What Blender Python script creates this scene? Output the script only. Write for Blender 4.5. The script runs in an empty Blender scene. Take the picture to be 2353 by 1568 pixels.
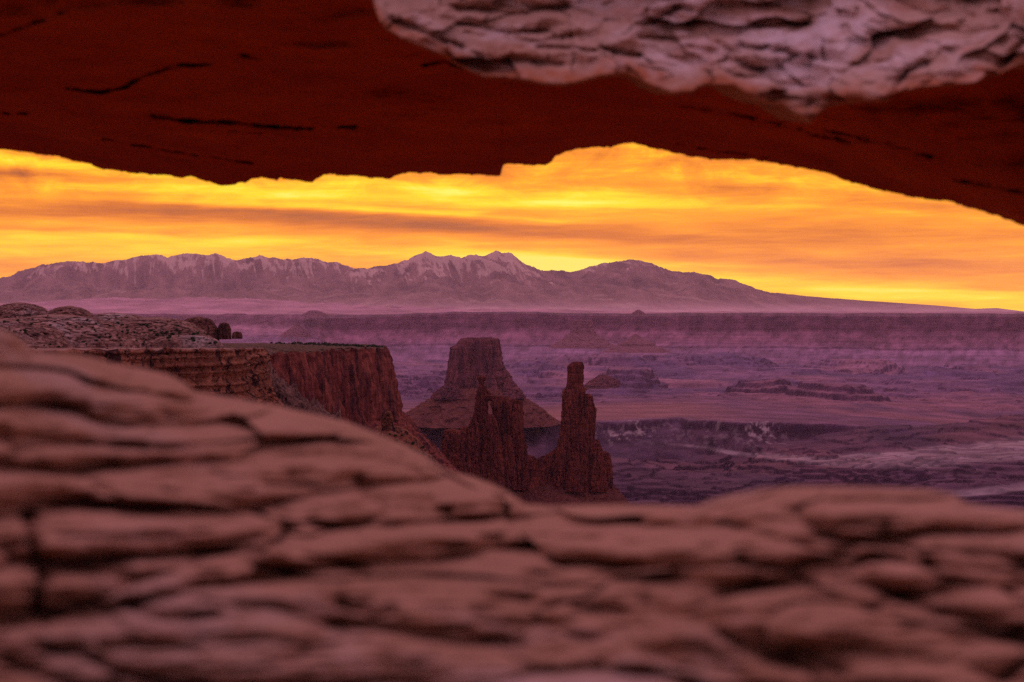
import bpy, math, random
import numpy as np
from mathutils import Vector
from mathutils.bvhtree import BVHTree

# ------------------------------------------------------------------ camera
SC = bpy.context.scene
COL = SC.collection
W0, H0, F0 = 2353.0, 1568.0, 2353.0 * 70.0 / 36.0     # the photograph's frame, 70 mm lens
HOR = 710.0                                           # row of the level horizon
TH = math.atan((H0 / 2 - HOR) / F0)
cam = bpy.data.cameras.new('camera')
cam.lens = 70.0; cam.sensor_width = 36.0
cam.clip_start = 0.05; cam.clip_end = 200000.0
cam.dof.use_dof = True; cam.dof.focus_distance = 3000.0; cam.dof.aperture_fstop = 6.3
camo = bpy.data.objects.new('camera', cam); COL.objects.link(camo)
camo.location = (0, 0, 0); camo.rotation_euler = (math.pi / 2 - TH, 0, 0)
SC.camera = camo

SC.view_settings.view_transform = 'Standard'
SC.view_settings.look = 'None'
SC.view_settings.exposure = 0.0
SC.view_settings.gamma = 1.0
SC.cycles.max_bounces = 5
SC.cycles.diffuse_bounces = 3
SC.cycles.volume_bounces = 0
SC.cycles.use_denoising = False

SUN_AZ = (1260 - W0 / 2) / F0
SUN_EL = math.radians(1.0)

# ------------------------------------------------------------------ node helper
class N:
    def __init__(s, tree):
        s.t = tree; tree.nodes.clear()
    def new(s, typ, **kw):
        n = s.t.nodes.new(typ)
        for k, v in kw.items(): setattr(n, k, v)
        return n
    def put(s, sock, v):
        if isinstance(v, bpy.types.NodeSocket): s.t.links.new(v, sock)
        elif v is not None: sock.default_value = v
    def m(s, op, a, b=None, c=None, clamp=False):
        n = s.new('ShaderNodeMath', operation=op); n.use_clamp = clamp
        s.put(n.inputs[0], a)
        if b is not None: s.put(n.inputs[1], b)
        if c is not None: s.put(n.inputs[2], c)
        return n.outputs[0]
    def mix(s, f, a, b, blend='MIX'):
        n = s.new('ShaderNodeMix', data_type='RGBA', blend_type=blend); n.clamp_factor = True
        s.put(n.inputs['Factor'], f)
        ca = [i for i in n.inputs if i.type == 'RGBA']
        for k, v in ((ca[0], a), (ca[1], b)):
            if isinstance(v, tuple): v = tuple(v)[:3] + (1,)
            s.put(k, v)
        return [o for o in n.outputs if o.type == 'RGBA'][0]
    def ramp(s, f, stops, interp='LINEAR'):
        n = s.new('ShaderNodeValToRGB'); r = n.color_ramp; r.interpolation = interp
        while len(r.elements) < len(stops): r.elements.new(0.5)
        for e, (p, c) in zip(r.elements, stops):
            e.position = p
            e.color = (c, c, c, 1) if isinstance(c, (int, float)) else tuple(c) + (1,)
        s.put(n.inputs[0], f)
        return n.outputs[0]
    def noise(s, vec, scale, detail=6, rough=0.55, dist=0.0):
        n = s.new('ShaderNodeTexNoise'); s.put(n.inputs['Vector'], vec)
        n.inputs['Scale'].default_value = scale; n.inputs['Detail'].default_value = detail
        n.inputs['Roughness'].default_value = rough; n.inputs['Distortion'].default_value = dist
        return n.outputs['Fac']
    def voro(s, vec, scale, feature='F1'):
        n = s.new('ShaderNodeTexVoronoi', feature=feature); s.put(n.inputs['Vector'], vec)
        n.inputs['Scale'].default_value = scale
        return n.outputs['Distance']
    def mapping(s, vec, scale=(1, 1, 1), loc=(0, 0, 0), rot=(0, 0, 0)):
        n = s.new('ShaderNodeMapping'); s.put(n.inputs['Vector'], vec)
        n.inputs['Scale'].default_value = scale; n.inputs['Location'].default_value = loc
        n.inputs['Rotation'].default_value = rot
        return n.outputs[0]

def lin(r, g, b):
    f = lambda c: (c / 255 / 12.92) if c / 255 <= 0.04045 else ((c / 255 + 0.055) / 1.055) ** 2.4
    return (f(r), f(g), f(b))

# ------------------------------------------------------------------ world: dawn sky with a lit cloud deck, by direction
SKY_GAIN = 1.22
def build_world():
    w = bpy.data.worlds.new('World'); SC.world = w; w.use_nodes = True
    n = N(w.node_tree)
    tc = n.new('ShaderNodeTexCoord').outputs['Generated']
    sep = n.new('ShaderNodeSeparateXYZ'); n.put(sep.inputs[0], tc)
    x, y, z = sep.outputs
    az = n.m('ARCTAN2', x, y)
    el = n.m('ARCSINE', z)
    U = n.m('MULTIPLY', az, F0 / 1000.0)              # about one unit per 12.5 degrees
    V = n.m('MULTIPLY', el, F0 / 1000.0)
    comb = n.new('ShaderNodeCombineXYZ'); n.put(comb.inputs[0], U); n.put(comb.inputs[1], V)
    uv = comb.outputs[0]
    # slow warp
    wv = n.noise(n.mapping(uv, (1.6, 7, 1)), 1.0, 4, 0.5)
    Vw = n.m('ADD', V, n.m('MULTIPLY', n.m('SUBTRACT', wv, 0.5), 0.055))
    Vw = n.m('ADD', Vw, n.m('MULTIPLY', U, 0.035))    # the streaks lean down to the south
    streak = n.noise(n.mapping(uv, (1.3, 16, 1), rot=(0, 0, 0.035)), 1.0, 7, 0.58, 0.25)
    fine = n.noise(n.mapping(uv, (4.0, 46, 1), (3, 1, 0), (0, 0, 0.045)), 1.0, 7, 0.6, 0.4)
    puff = n.noise(n.mapping(uv, (7, 16, 1), (7, 3, 2)), 1.0, 8, 0.62, 0.6)
    t = n.m('ADD', 0.54, n.m('MULTIPLY', n.m('SUBTRACT', streak, 0.5), 0.95))
    t = n.m('ADD', t, n.m('MULTIPLY', n.m('SUBTRACT', fine, 0.5), 0.55))
    hi = n.m('MULTIPLY', n.m('SUBTRACT', V, 0.2), 6.0, clamp=True)
    t = n.m('ADD', t, n.m('MULTIPLY', n.m('MULTIPLY', n.m('SUBTRACT', puff, 0.5), 1.6), hi))
    blobs = [  # px, py, half width, half height, amount
        (350, 492, 620, 21, -0.42), (1180, 528, 420, 17, -0.30), (120, 532, 340, 6, -0.16),
        (1900, 560, 520, 45, -0.12), (1480, 432, 330, 17, -0.14), (2250, 515, 260, 50, -0.16),
        (60, 415, 190, 14, -0.30), (130, 388, 260, 12, 0.35), (480, 442, 330, 24, 0.30),
        (950, 432, 380, 10, 0.26), (880, 489, 430, 6, 0.30), (1262, 612, 95, 15, 1.1), (1230, 600, 300, 24, 0.35),
        (200, 575, 420, 22, 0.22), (700, 560, 450, 10, 0.16), (1560, 478, 700, 8, 0.20),
        (1950, 672, 520, 26, 0.26), (1700, 640, 260, 10, 0.12), (1280, 450, 260, 18, 0.24), (1430, 585, 420, 12, -0.10),
        (0, 352, 260, 16, -0.10),
    ]
    for px, py, hw, hh, a in blobs:
        cu, cv = (px - W0 / 2) / 1000, (HOR - py) / 1000
        cv2 = cv + cu * 0.035
        du = n.m('MULTIPLY', n.m('SUBTRACT', U, cu), 1000.0 / hw)
        dv = n.m('MULTIPLY', n.m('SUBTRACT', Vw, cv2), 1000.0 / hh)
        r2 = n.m('MULTIPLY_ADD', du, du, n.m('MULTIPLY', dv, dv))
        g = n.m('POWER', math.e, n.m('MULTIPLY', r2, -0.7))
        t = n.m('MULTIPLY_ADD', g, a, t)
    cl = n.ramp(t, [(0.0, lin(158, 82, 34)), (0.22, lin(206, 108, 12)), (0.40, lin(240, 138, 6)), (0.55, lin(255, 160, 0)),
                    (0.70, lin(255, 192, 0)), (0.84, lin(255, 216, 10)), (1.0, lin(255, 236, 90))])
    # away from the sunrise the deck turns to dim mauve
    saz = n.m('SUBTRACT', az, SUN_AZ)
    ca = n.m('COSINE', saz)
    east = n.m('MULTIPLY', n.m('SUBTRACT', ca, 0.35), 2.2, clamp=True)
    low = n.m('SUBTRACT', 1.0, n.m('MULTIPLY', n.m('SUBTRACT', el, 0.20), 3.2, clamp=True))
    glow = n.m('MULTIPLY', east, low)
    deck = n.noise(n.mapping(tc, (2, 2, 6)), 1.0, 5, 0.55)
    mauve = n.mix(deck, MAUVE_A, MAUVE_B)
    gain = n.m('MULTIPLY_ADD', n.m('POWER', math.e, n.m('MULTIPLY', el, -28.0)), 0.5, SKY_GAIN)   # the deck is brightest low down, nearest the sun
    vm = n.new('ShaderNodeVectorMath', operation='SCALE'); n.put(vm.inputs[0], cl); n.put(vm.inputs['Scale'], gain)
    west = n.m('MULTIPLY', n.m('MULTIPLY', n.m('SUBTRACT', -0.1, ca), 1.5, clamp=True), n.m('SUBTRACT', 1.0, n.m('MULTIPLY', n.m('SUBTRACT', el, 0.15), 1.2, clamp=True)))
    mauve = n.mix(west, mauve, WEST)
    col = n.mix(glow, mauve, vm.outputs[0])
    below = n.m('MULTIPLY', n.m('ADD', el, 0.08), 14.0, clamp=True)
    col = n.mix(below, (0.05, 0.02, 0.03), col)
    sky = n.new('ShaderNodeTexSky', sky_type='NISHITA')
    sky.sun_disc = False; sky.sun_elevation = SUN_EL; sky.sun_rotation = SUN_AZ
    sky.altitude = 1850; sky.dust_density = 3.0
    b1 = n.new('ShaderNodeBackground'); n.put(b1.inputs[0], sky.outputs[0]); b1.inputs[1].default_value = 0.05
    b2 = n.new('ShaderNodeBackground'); n.put(b2.inputs[0], col); b2.inputs[1].default_value = 1.0
    mx = n.new('ShaderNodeMixShader'); mx.inputs[0].default_value = 0.93   # cloud cover
    n.t.links.new(b1.outputs[0], mx.inputs[1]); n.t.links.new(b2.outputs[0], mx.inputs[2])
    out = n.new('ShaderNodeOutputWorld'); n.t.links.new(mx.outputs[0], out.inputs[0])
    w.cycles.sampling_method = 'MANUAL'; w.cycles.sample_map_resolution = 1024
WEST = (0.55, 0.35, 0.52)
MAUVE_A = (0.56, 0.34, 0.56)
MAUVE_B = (0.98, 0.60, 0.90)
build_world()

# the sun stands just behind the crest of the mountains
sl = bpy.data.lights.new('sun', 'SUN'); sl.energy = 0.5; sl.angle = math.radians(0.5); sl.color = (1.0, 0.62, 0.32)
so = bpy.data.objects.new('sun', sl); COL.objects.link(so)
so.rotation_euler = Vector((math.sin(SUN_AZ) * math.cos(SUN_EL), math.cos(SUN_AZ) * math.cos(SUN_EL), math.sin(SUN_EL))).to_track_quat('Z', 'Y').to_euler()

# ------------------------------------------------------------------ maths
def PX(px, py, d):
    """ground/world point seen at frame position (px, py) at distance d (metres, along +Y)"""
    px = np.asarray(px, float); py = np.asarray(py, float); d = np.asarray(d, float)
    cx = (px - W0 / 2) / F0; cy = (H0 / 2 - py) / F0
    fy = math.cos(TH) + cy * math.sin(TH)         # the camera looks down by TH
    fz = -math.sin(TH) + cy * math.cos(TH)
    k = d / fy
    return np.stack(np.broadcast_arrays(cx * k, fy * k, fz * k), -1)
def ZY(py, d):      # height of a point seen at row py, distance d
    return float(PX(W0 / 2, py, d)[2])

def _h(ix, iy, iz, seed):
    h = ix * np.uint32(374761393) + iy * np.uint32(668265263) + iz * np.uint32(2246822519) + np.uint32((seed * 1274126177) & 0xFFFFFFFF)
    h = (h ^ (h >> np.uint32(13))) * np.uint32(1274126177)
    h = (h ^ (h >> np.uint32(16))) * np.uint32(2246822519)
    return h ^ (h >> np.uint32(15))
_GR = np.random.RandomState(7).uniform(-1, 1, (256, 3)).astype(np.float32)
def noise3(x, y, z, seed=0):
    """gradient noise; a constant third coordinate costs only a 2-D lookup"""
    x = np.asarray(x, np.float64); y = np.asarray(y, np.float64); z = np.asarray(z, np.float64)
    flat = z.ndim == 0
    sh = np.broadcast(x, y, z).shape
    x, y, z = (np.broadcast_to(a, sh) for a in (x, y, z))
    fx, fy, fz = np.floor(x), np.floor(y), np.floor(z)
    U = lambda a: a.astype(np.int64).astype(np.uint32)
    xi, yi, zi = U(fx), U(fy), U(fz)
    xf, yf, zf = ((a - b).astype(np.float32) for a, b in ((x, fx), (y, fy), (z, fz)))
    u, v, w = (t * t * t * (t * (t * 6 - 15) + 10) for t in (xf, yf, zf))
    one = np.uint32(1)
    def g(a, b, c):
        h = (_h(xi + one * a, yi + one * b, zi + one * c, seed) & np.uint32(255)).astype(np.intp)
        G = _GR[h]
        return G[..., 0] * (xf - a) + G[..., 1] * (yf - b) + G[..., 2] * (zf - c)
    z32 = (np.uint32(0), np.uint32(1))
    def plane(c):
        p = [[g(z32[a], z32[b], z32[c]) for b in (0, 1)] for a in (0, 1)]
        l0 = p[0][0] + (p[1][0] - p[0][0]) * u; l1 = p[0][1] + (p[1][1] - p[0][1]) * u
        return l0 + (l1 - l0) * v
    if flat: return plane(0) * 1.45
    a = plane(0); b = plane(1)
    return (a + (b - a) * w) * 1.25
def fbm(x, y, z=0.0, o=5, seed=0, gain=0.5):
    r = 0; a = 1.0; f = 1.0; tot = 0
    for k in range(o):
        r = r + a * noise3(np.asarray(x) * f, np.asarray(y) * f, np.asarray(z) * f, seed + k * 17); tot += a
        a *= gain; f *= 2.03
    return r / tot
def ridged(x, y, z=0.0, o=5, seed=0, gain=0.5):
    r = 0; a = 1.0; f = 1.0; tot = 0
    for k in range(o):
        r = r + a * (1 - 2.2 * np.abs(noise3(np.asarray(x) * f, np.asarray(y) * f, np.asarray(z) * f, seed + k * 17))); tot += a
        a *= gain; f *= 2.05
    return r / tot
def voronoi2(x, y, seed=0):
    xi = np.floor(x).astype(np.int64).astype(np.uint32); yi = np.floor(y).astype(np.int64).astype(np.uint32)
    f1 = np.full(x.shape, 9.0); f2 = np.full(x.shape, 9.0); cid = np.zeros(x.shape)
    for dx in (-1, 0, 1):
        for dy in (-1, 0, 1):
            h = _h(xi + np.uint32(dx & 0xFFFFFFFF), yi + np.uint32(dy & 0xFFFFFFFF), 0 * xi, seed).astype(np.int64)
            cx = np.floor(x) + dx + (h & 1023) / 1023.0; cy = np.floor(y) + dy + ((h >> 10) & 1023) / 1023.0
            dd = np.hypot(cx - x, cy - y); r = ((h >> 20) & 1023) / 1023.0
            near = dd < f1
            f2 = np.where(near, f1, np.minimum(f2, dd)); cid = np.where(near, r, cid); f1 = np.where(near, dd, f1)
    return f1, f2, cid
def sstep(a, b, x):
    t = np.clip((np.asarray(x, float) - a) / (b - a), 0, 1); return t * t * (3 - 2 * t)
def interp(x, pts):
    p = np.array(pts, float); return np.interp(x, p[:, 0], p[:, 1])
def terrace(h, step, sharp=0.8, seed=0):
    q = h / step; k = np.floor(q); f = q - k
    return (k + sstep(sharp, 1.0, f) * 0.85 + f * 0.15) * step

# ------------------------------------------------------------------ object helpers
def tag(o, label=None, cat=None, group=None, kind=None):
    if label: o['label'] = label
    if cat: o['category'] = cat
    if group: o['group'] = group
    if kind: o['kind'] = kind
    return o
def empty(name, loc=(0, 0, 0)):
    o = bpy.data.objects.new(name, None); COL.objects.link(o); o.location = loc; return o
def link(name, me, parent=None):
    o = bpy.data.objects.new(name, me); COL.objects.link(o)
    if parent is not None:
        o.parent = parent; o.matrix_parent_inverse.identity(); o.location = -Vector(parent.location)
    return o
def raw_mesh(name, V, faces, mat, smooth=True, attrs=None):
    me = bpy.data.meshes.new(name)
    V = np.asarray(V, np.float32); faces = np.asarray(faces, np.int32)
    me.vertices.add(len(V)); me.vertices.foreach_set('co', V.ravel())
    k = faces.shape[1]
    me.loops.add(faces.size); me.loops.foreach_set('vertex_index', faces.ravel())
    me.polygons.add(len(faces))
    me.polygons.foreach_set('loop_start', np.arange(0, faces.size, k, dtype=np.int32))
    me.polygons.foreach_set('loop_total', np.full(len(faces), k, np.int32))
    me.polygons.foreach_set('use_smooth', np.full(len(faces), smooth, bool))
    me.materials.append(mat)
    for an, av in (attrs or {}).items():
        av = np.asarray(av, np.float32)
        if av.ndim == 1:
            at = me.attributes.new(an, 'FLOAT', 'POINT'); at.data.foreach_set('value', av)
        else:
            at = me.attributes.new(an, 'FLOAT_COLOR', 'POINT')
            at.data.foreach_set('color', np.concatenate([av, np.ones((len(av), 1), np.float32)], 1).ravel())
    me.update(calc_edges=True); me.validate()
    return me
def grid_faces(n, m, cu=False, cv=False, off=0):
    i = np.arange(n if cu else n - 1)[:, None]; j = np.arange(m if cv else m - 1)[None, :]
    a = i * m + j; b = ((i + 1) % n) * m + j; c = ((i + 1) % n) * m + (j + 1) % m; d = i * m + (j + 1) % m
    return np.stack([a + 0 * b, b + 0 * a, c, d + 0 * c], -1).reshape(-1, 4) + off
def grid_obj(name, P, mat, parent=None, cu=False, cv=False, attrs=None, flip=False, smooth=True):
    n, m = P.shape[:2]
    f = grid_faces(n, m, cu, cv)
    if flip: f = f[:, ::-1]
    at = {k: (v.reshape(-1) if v.ndim == 2 else v.reshape(-1, v.shape[-1])) for k, v in (attrs or {}).items()}
    return link(name, raw_mesh(name, P.reshape(-1, 3), f, mat, smooth, at), parent)

# ------------------------------------------------------------------ rock materials
def rock_mat(name, a, b, dark, S, strata=1.0, varnish=0.5, bump=0.5, attr=None, pale=None, fine=1.0, zs=9.0, rough=0.95, soft=False, contrast=3.0, blot=0.0, crz=1.0):
    """S: size in metres of the main blotches. Bedding runs level, desert varnish runs down."""
    m = bpy.data.materials.new(name); m.use_nodes = True
    n = N(m.node_tree)
    co = n.new('ShaderNodeTexCoord').outputs['Object']
    k = 1.0 / S
    big = n.noise(co, k * 0.5, 4, 0.5)
    mid = n.noise(co, k * 3, 7, 0.62)
    bed = n.noise(n.mapping(co, (k * 0.25, k * 0.25, k * zs)), 1.0, 6, 0.65, 0.2)
    run = n.noise(n.mapping(co, (k * 5, k * 5, k * 0.45)), 1.0, 6, 0.6, 0.3)
    f = n.m('ADD', n.m('MULTIPLY', big, 0.4), n.m('ADD', n.m('MULTIPLY', mid, 0.35), n.m('MULTIPLY', bed, 0.5 * strata)))
    c0 = 0.4 * 0.5 + 0.35 * 0.5 + 0.25 * strata
    f = n.m('MULTIPLY_ADD', n.m('SUBTRACT', f, c0), contrast, 0.5, clamp=True)
    col = n.mix(f, a, b)
    if pale is not None:
        pf = n.ramp(n.noise(co, k * 1.2, 8, 0.68), [(0.52, 0.0), (0.66, 1.0)])
        col = n.mix(pf, col, pale)
    if varnish > 0:
        vf = n.ramp(run, [(0.46, 0.0), (0.66, varnish)])
        col = n.mix(vf, col, dark)
    if blot > 0:
        bf = n.ramp(n.noise(n.mapping(co, (k * 2.2, k * 2.2, k * 1.6), (3, 1, 7)), 1.0, 8, 0.62, 0.8), [(0.53, 0.0), (0.56, blot)])
        col = n.mix(bf, col, dark)
    cr = n.ramp(n.noise(n.mapping(co, (1, 1, crz)), k * 14 * fine, 6, 0.7), [(0.34, 0.86 if soft else 0.35), (0.64, 1.04 if soft else 1.30)])
    col = n.mix(1.0, col, cr, 'MULTIPLY')
    if attr:
        at = n.new('ShaderNodeAttribute', attribute_name=attr)
        col = n.mix(1.0, col, at.outputs['Color'], 'MULTIPLY')
    bs = n.new('ShaderNodeBsdfPrincipled')
    n.put(bs.inputs['Base Color'], col); bs.inputs['Roughness'].default_value = rough
    bs.inputs['Specular IOR Level'].default_value = 0.08
    if bump > 0:
        h = n.m('ADD', n.m('MULTIPLY', n.noise(co, k * 8 * fine, 8, 0.66), 1.0),
                n.m('ADD', n.m('MULTIPLY', bed, 0.8 * strata), n.m('MULTIPLY', run, 0.8 if varnish > 0 else 0.0)))
        bp = n.new('ShaderNodeBump'); bp.inputs['Strength'].default_value = min(1.0, bump)
        bp.inputs['Distance'].default_value = S * 0.16
        n.put(bp.inputs['Height'], h)
        n.t.links.new(bp.outputs[0], bs.inputs['Normal'])
    out = n.new('ShaderNodeOutputMaterial'); n.t.links.new(bs.outputs[0], out.inputs[0])
    return m
def attr_mat(name, S, rough=0.95, bump=0.4, anis=6.0, var=(0.6, 1.25), attr='albedo'):
    """colour comes from the rock kinds and painted haze tint stored on the terrain, varied by noise"""
    m = bpy.data.materials.new(name); m.use_nodes = True
    n = N(m.node_tree)
    co = n.new('ShaderNodeTexCoord').outputs['Object']
    at = n.new('ShaderNodeAttribute', attribute_name=attr)
    a = n.noise(co, 1 / S, 8, 0.68); b = n.noise(n.mapping(co, (1 / S, 1 / S, anis / S)), 1.0, 8, 0.7, 0.3)
    f = n.ramp(n.m('MULTIPLY', n.m('ADD', a, b), 0.5), [(0.36, var[0]), (0.64, var[1])])
    col = n.mix(1.0, at.outputs['Color'], f, 'MULTIPLY')
    bs = n.new('ShaderNodeBsdfPrincipled'); n.put(bs.inputs['Base Color'], col)
    bs.inputs['Roughness'].default_value = rough; bs.inputs['Specular IOR Level'].default_value = 0.08
    bp = n.new('ShaderNodeBump'); bp.inputs['Strength'].default_value = bump; bp.inputs['Distance'].default_value = S * 0.2
    n.put(bp.inputs['Height'], n.m('ADD', a, b)); n.t.links.new(bp.outputs[0], bs.inputs['Normal'])
    out = n.new('ShaderNodeOutputMaterial'); n.t.links.new(bs.outputs[0], out.inputs[0])
    return m

M = {}
M['ledge'] = rock_mat('ledge_sandstone', (0.27, 0.130, 0.066), (0.48, 0.252, 0.160), (0.14, 0.06, 0.05), 0.9, 0.5, 0.0, 0.12, zs=10, soft=True, contrast=2.8, pale=(0.44, 0.28, 0.22))
M['face'] = rock_mat('weathered_sandstone', (0.36, 0.180, 0.115), (0.64, 0.42, 0.31), (0.16, 0.07, 0.05), 0.55, 0.3, 0.0, 0.18, attr='tone', pale=(0.70, 0.54, 0.50), zs=4, contrast=3.4, soft=True)
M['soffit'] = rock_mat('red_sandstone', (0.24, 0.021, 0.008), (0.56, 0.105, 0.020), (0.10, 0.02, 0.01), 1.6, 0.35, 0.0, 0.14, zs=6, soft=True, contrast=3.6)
M['apron'] = rock_mat('sunrise_facing_cliff', (0.42, 0.16, 0.08), (0.56, 0.25, 0.13), (0.16, 0.05, 0.03), 8.0, 1.0, 0.3, 0.5)
M['slick'] = rock_mat('pale_slickrock', (0.24, 0.095, 0.065), (0.50, 0.27, 0.20), (0.08, 0.032, 0.028), 24, 1.3, 0.5, 0.8, pale=(0.52, 0.36, 0.31), zs=16)
M['wall'] = rock_mat('varnished_cliff', (0.22, 0.062, 0.035), (0.46, 0.18, 0.095), (0.040, 0.016, 0.018), 9, 1.0, 0.35, 1.0, zs=9, contrast=3.5, blot=0.9)
M['cliff'] = rock_mat('streaked_cliff', (0.13, 0.026, 0.022), (0.30, 0.080, 0.050), (0.030, 0.010, 0.015), 34, 0.3, 0.95, 0.6, zs=5, contrast=4.0, crz=0.18)
M['tower'] = rock_mat('dark_red_tower', (0.105, 0.017, 0.014), (0.29, 0.070, 0.040), (0.022, 0.005, 0.008), 20, 0.5, 0.80, 0.8, zs=7, contrast=3.5, crz=0.4)
M['butte'] = rock_mat('butte_rock', (0.12, 0.032, 0.038), (0.24, 0.075, 0.072), (0.04, 0.016, 0.028), 60, 0.4, 0.85, 0.8, zs=6, contrast=4.0, crz=0.35)  # blue raised in the albedo to imitate distance haze
M['talus'] = rock_mat('talus_debris', (0.13, 0.034, 0.026), (0.27, 0.088, 0.060), (0.05, 0.018, 0.018), 30, 0.4, 0.3, 1.0, zs=3, fine=1.6, contrast=3.5)
M['fartalus'] = rock_mat('far_debris', (0.20, 0.075, 0.085), (0.32, 0.13, 0.14), (0.12, 0.05, 0.06), 90, 0.5, 0.2, 0.6, zs=4)  # paler, mauver debris for far buttes; distance haze put into the colour
M['rubble'] = rock_mat('rubble_slope', (0.10, 0.042, 0.032), (0.27, 0.135, 0.10), (0.03, 0.014, 0.014), 7, 1.0, 0.0, 1.0, zs=6, contrast=4.0, blot=0.7)
M['dome'] = rock_mat('dark_dome_rock', (0.13, 0.035, 0.028), (0.29, 0.12, 0.08), (0.03, 0.012, 0.012), 16, 1.1, 0.9, 1.0, zs=8, contrast=4.0)
M['floor'] = attr_mat('canyon_ground', 120, bump=0.6)
M['plateau'] = attr_mat('plateau_rock', 500, bump=0.6, anis=9)
M['mount'] = attr_mat('mountain_rock_and_snow', 700, bump=0.3, anis=1.5, var=(0.8, 1.15))
def leaf_mat():
    m = bpy.data.materials.new('juniper_leaves'); m.use_nodes = True
    n = N(m.node_tree); co = n.new('ShaderNodeTexCoord').outputs['Object']
    bs = n.new('ShaderNodeBsdfPrincipled'); n.put(bs.inputs['Base Color'], n.mix(n.noise(co, 2.0, 4), (0.022, 0.035, 0.018), (0.07, 0.085, 0.04)))
    bs.inputs['Roughness'].default_value = 0.9; bs.inputs['Specular IOR Level'].default_value = 0.05
    out = n.new('ShaderNodeOutputMaterial'); n.t.links.new(bs.outputs[0], out.inputs[0]); return m
M['leaf'] = leaf_mat()

# ------------------------------------------------------------------ mountains
def mountain(name, sil, D, label, seed, snowline, foot=722, n=1500, m=200, depth=6500):
    px = np.linspace(sil[0][0], sil[-1][0], n); ys = interp(px, sil)
    ys = ys + (1.6 * fbm(px / 22, 0 * px, o=4, seed=seed) - 5.0 * (ridged(px / 46, 0 * px, 0.3, 4, seed + 40, 0.6) - 0.5)) * sstep(foot - 20, foot - 90, ys)
    t = np.concatenate([np.linspace(-0.35, 0, 14)[:-1], np.linspace(0, 1, m)])
    PXg, T = np.meshgrid(px, t, indexing='ij')
    d = D - T * depth
    zr = -(ys[:, None] - HOR) / F0 * D
    zf = -(foot - HOR) / F0 * D - 60
    tt = np.clip(T, 0, 1)
    prof = (1 - tt) ** 1.25
    x = (PXg - W0 / 2) / F0 * d
    rg = ridged(x / 2600, d / 3400, 0.3, 6, seed)
    z = zf + (zr - zf) * prof + ((rg - 0.45) * 300 + (ridged(x / 520 + d / 2200, d / 1300, 0.8, 6, seed + 31, 0.58) - 0.45) * 110) * (sstep(0.0, 0.2, tt) * (1 - tt)) * np.clip((zr - zf) / 700, 0.1, 1.2)
    z = np.where(T < 0, zr + T * 1500, z)
    hh = (z - zf) / max(1.0, 840.0)
    gully = ridged(x / 120 + d / 700, d / 800, 1.7, 5, seed + 5, 0.7)
    sn = sstep(0.0, 0.16, hh - snowline - 0.16 + 0.55 * (gully - 0.55) + 0.62 * fbm(x / 420 + d / 900, d / 700, 0, 6, seed + 9, 0.65)) * 0.8
    fl = sstep(0.10, 0.3, fbm(x / 900, d / 260, 0, 5, seed + 13)) * sstep(0.1, 0.2, hh) * sstep(0.75, 0.3, hh) * 0.35
    sn = np.clip(sn + fl, 0, 1)
    rock = np.array([0.31, 0.165, 0.130]); lowc = np.array([0.74, 0.43, 0.41]); snow = np.array([0.62, 0.40, 0.30])  # distance haze and backlit dimness are tinted into these colours
    k = sstep(0.35, 0.02, hh)[..., None]  # paler towards the foot: low haze layer painted into the albedo
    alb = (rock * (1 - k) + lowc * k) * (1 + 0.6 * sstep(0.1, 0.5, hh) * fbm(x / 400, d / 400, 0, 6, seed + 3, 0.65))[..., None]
    alb = alb * (1 + sstep(0.1, 0.5, hh) * (0.36 * ridged(x / 300 + d / 1500, d / 900, 0.8, 5, seed + 33, 0.6) - 0.2))[..., None]  # ridge streaks: rock texture plus relief shading put into the albedo
    alb = alb * (1 - sn[..., None]) + snow * sn[..., None]
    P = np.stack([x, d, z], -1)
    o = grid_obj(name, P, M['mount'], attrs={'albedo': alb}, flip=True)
    return tag(o, label, kind='structure')
mountain('mountain', [(-900, 716), (-300, 690), (-60, 655), (0, 640), (40, 625), (100, 608), (170, 600), (230, 604), (285, 597), (320, 588), (355, 585), (385, 590), (430, 581),
    (460, 586), (500, 583), (520, 590), (545, 597), (575, 592), (605, 586), (640, 594), (680, 596), (715, 590), (740, 600), (765, 600), (800, 612), (850, 632), (950, 662), (1080, 716)],
    30500, 'long snow dusted mountain ridge on the left of the range', 3, 0.62)
mountain('mountain', [(640, 716), (720, 672), (800, 622), (820, 617), (870, 612), (915, 605), (935, 596), (955, 584), (980, 578), (992, 584), (1005, 591), (1035, 586), (1060, 592), (1080, 584), (1115, 589),
    (1128, 582), (1140, 577), (1152, 581), (1168, 579), (1185, 590), (1200, 602), (1240, 620), (1300, 648), (1420, 716)],
    29500, 'snow streaked twin peaks in the middle of the range', 8, 0.50)
mountain('mountain', [(1050, 716), (1130, 672), (1200, 634), (1240, 621), (1290, 622), (1330, 622), (1380, 606), (1420, 602), (1432, 598), (1450, 595), (1490, 603), (1520, 614), (1545, 624), (1585, 626), (1610, 627), (1650, 640), (1690, 644),
    (1740, 665), (1770, 672), (1870, 682), (2000, 692), (2150, 702), (2240, 710), (2290, 708), (2353, 716), (2700, 721)],
    30000, 'dark pointed peak whose long slope runs down to the right', 14, 0.72)

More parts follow.
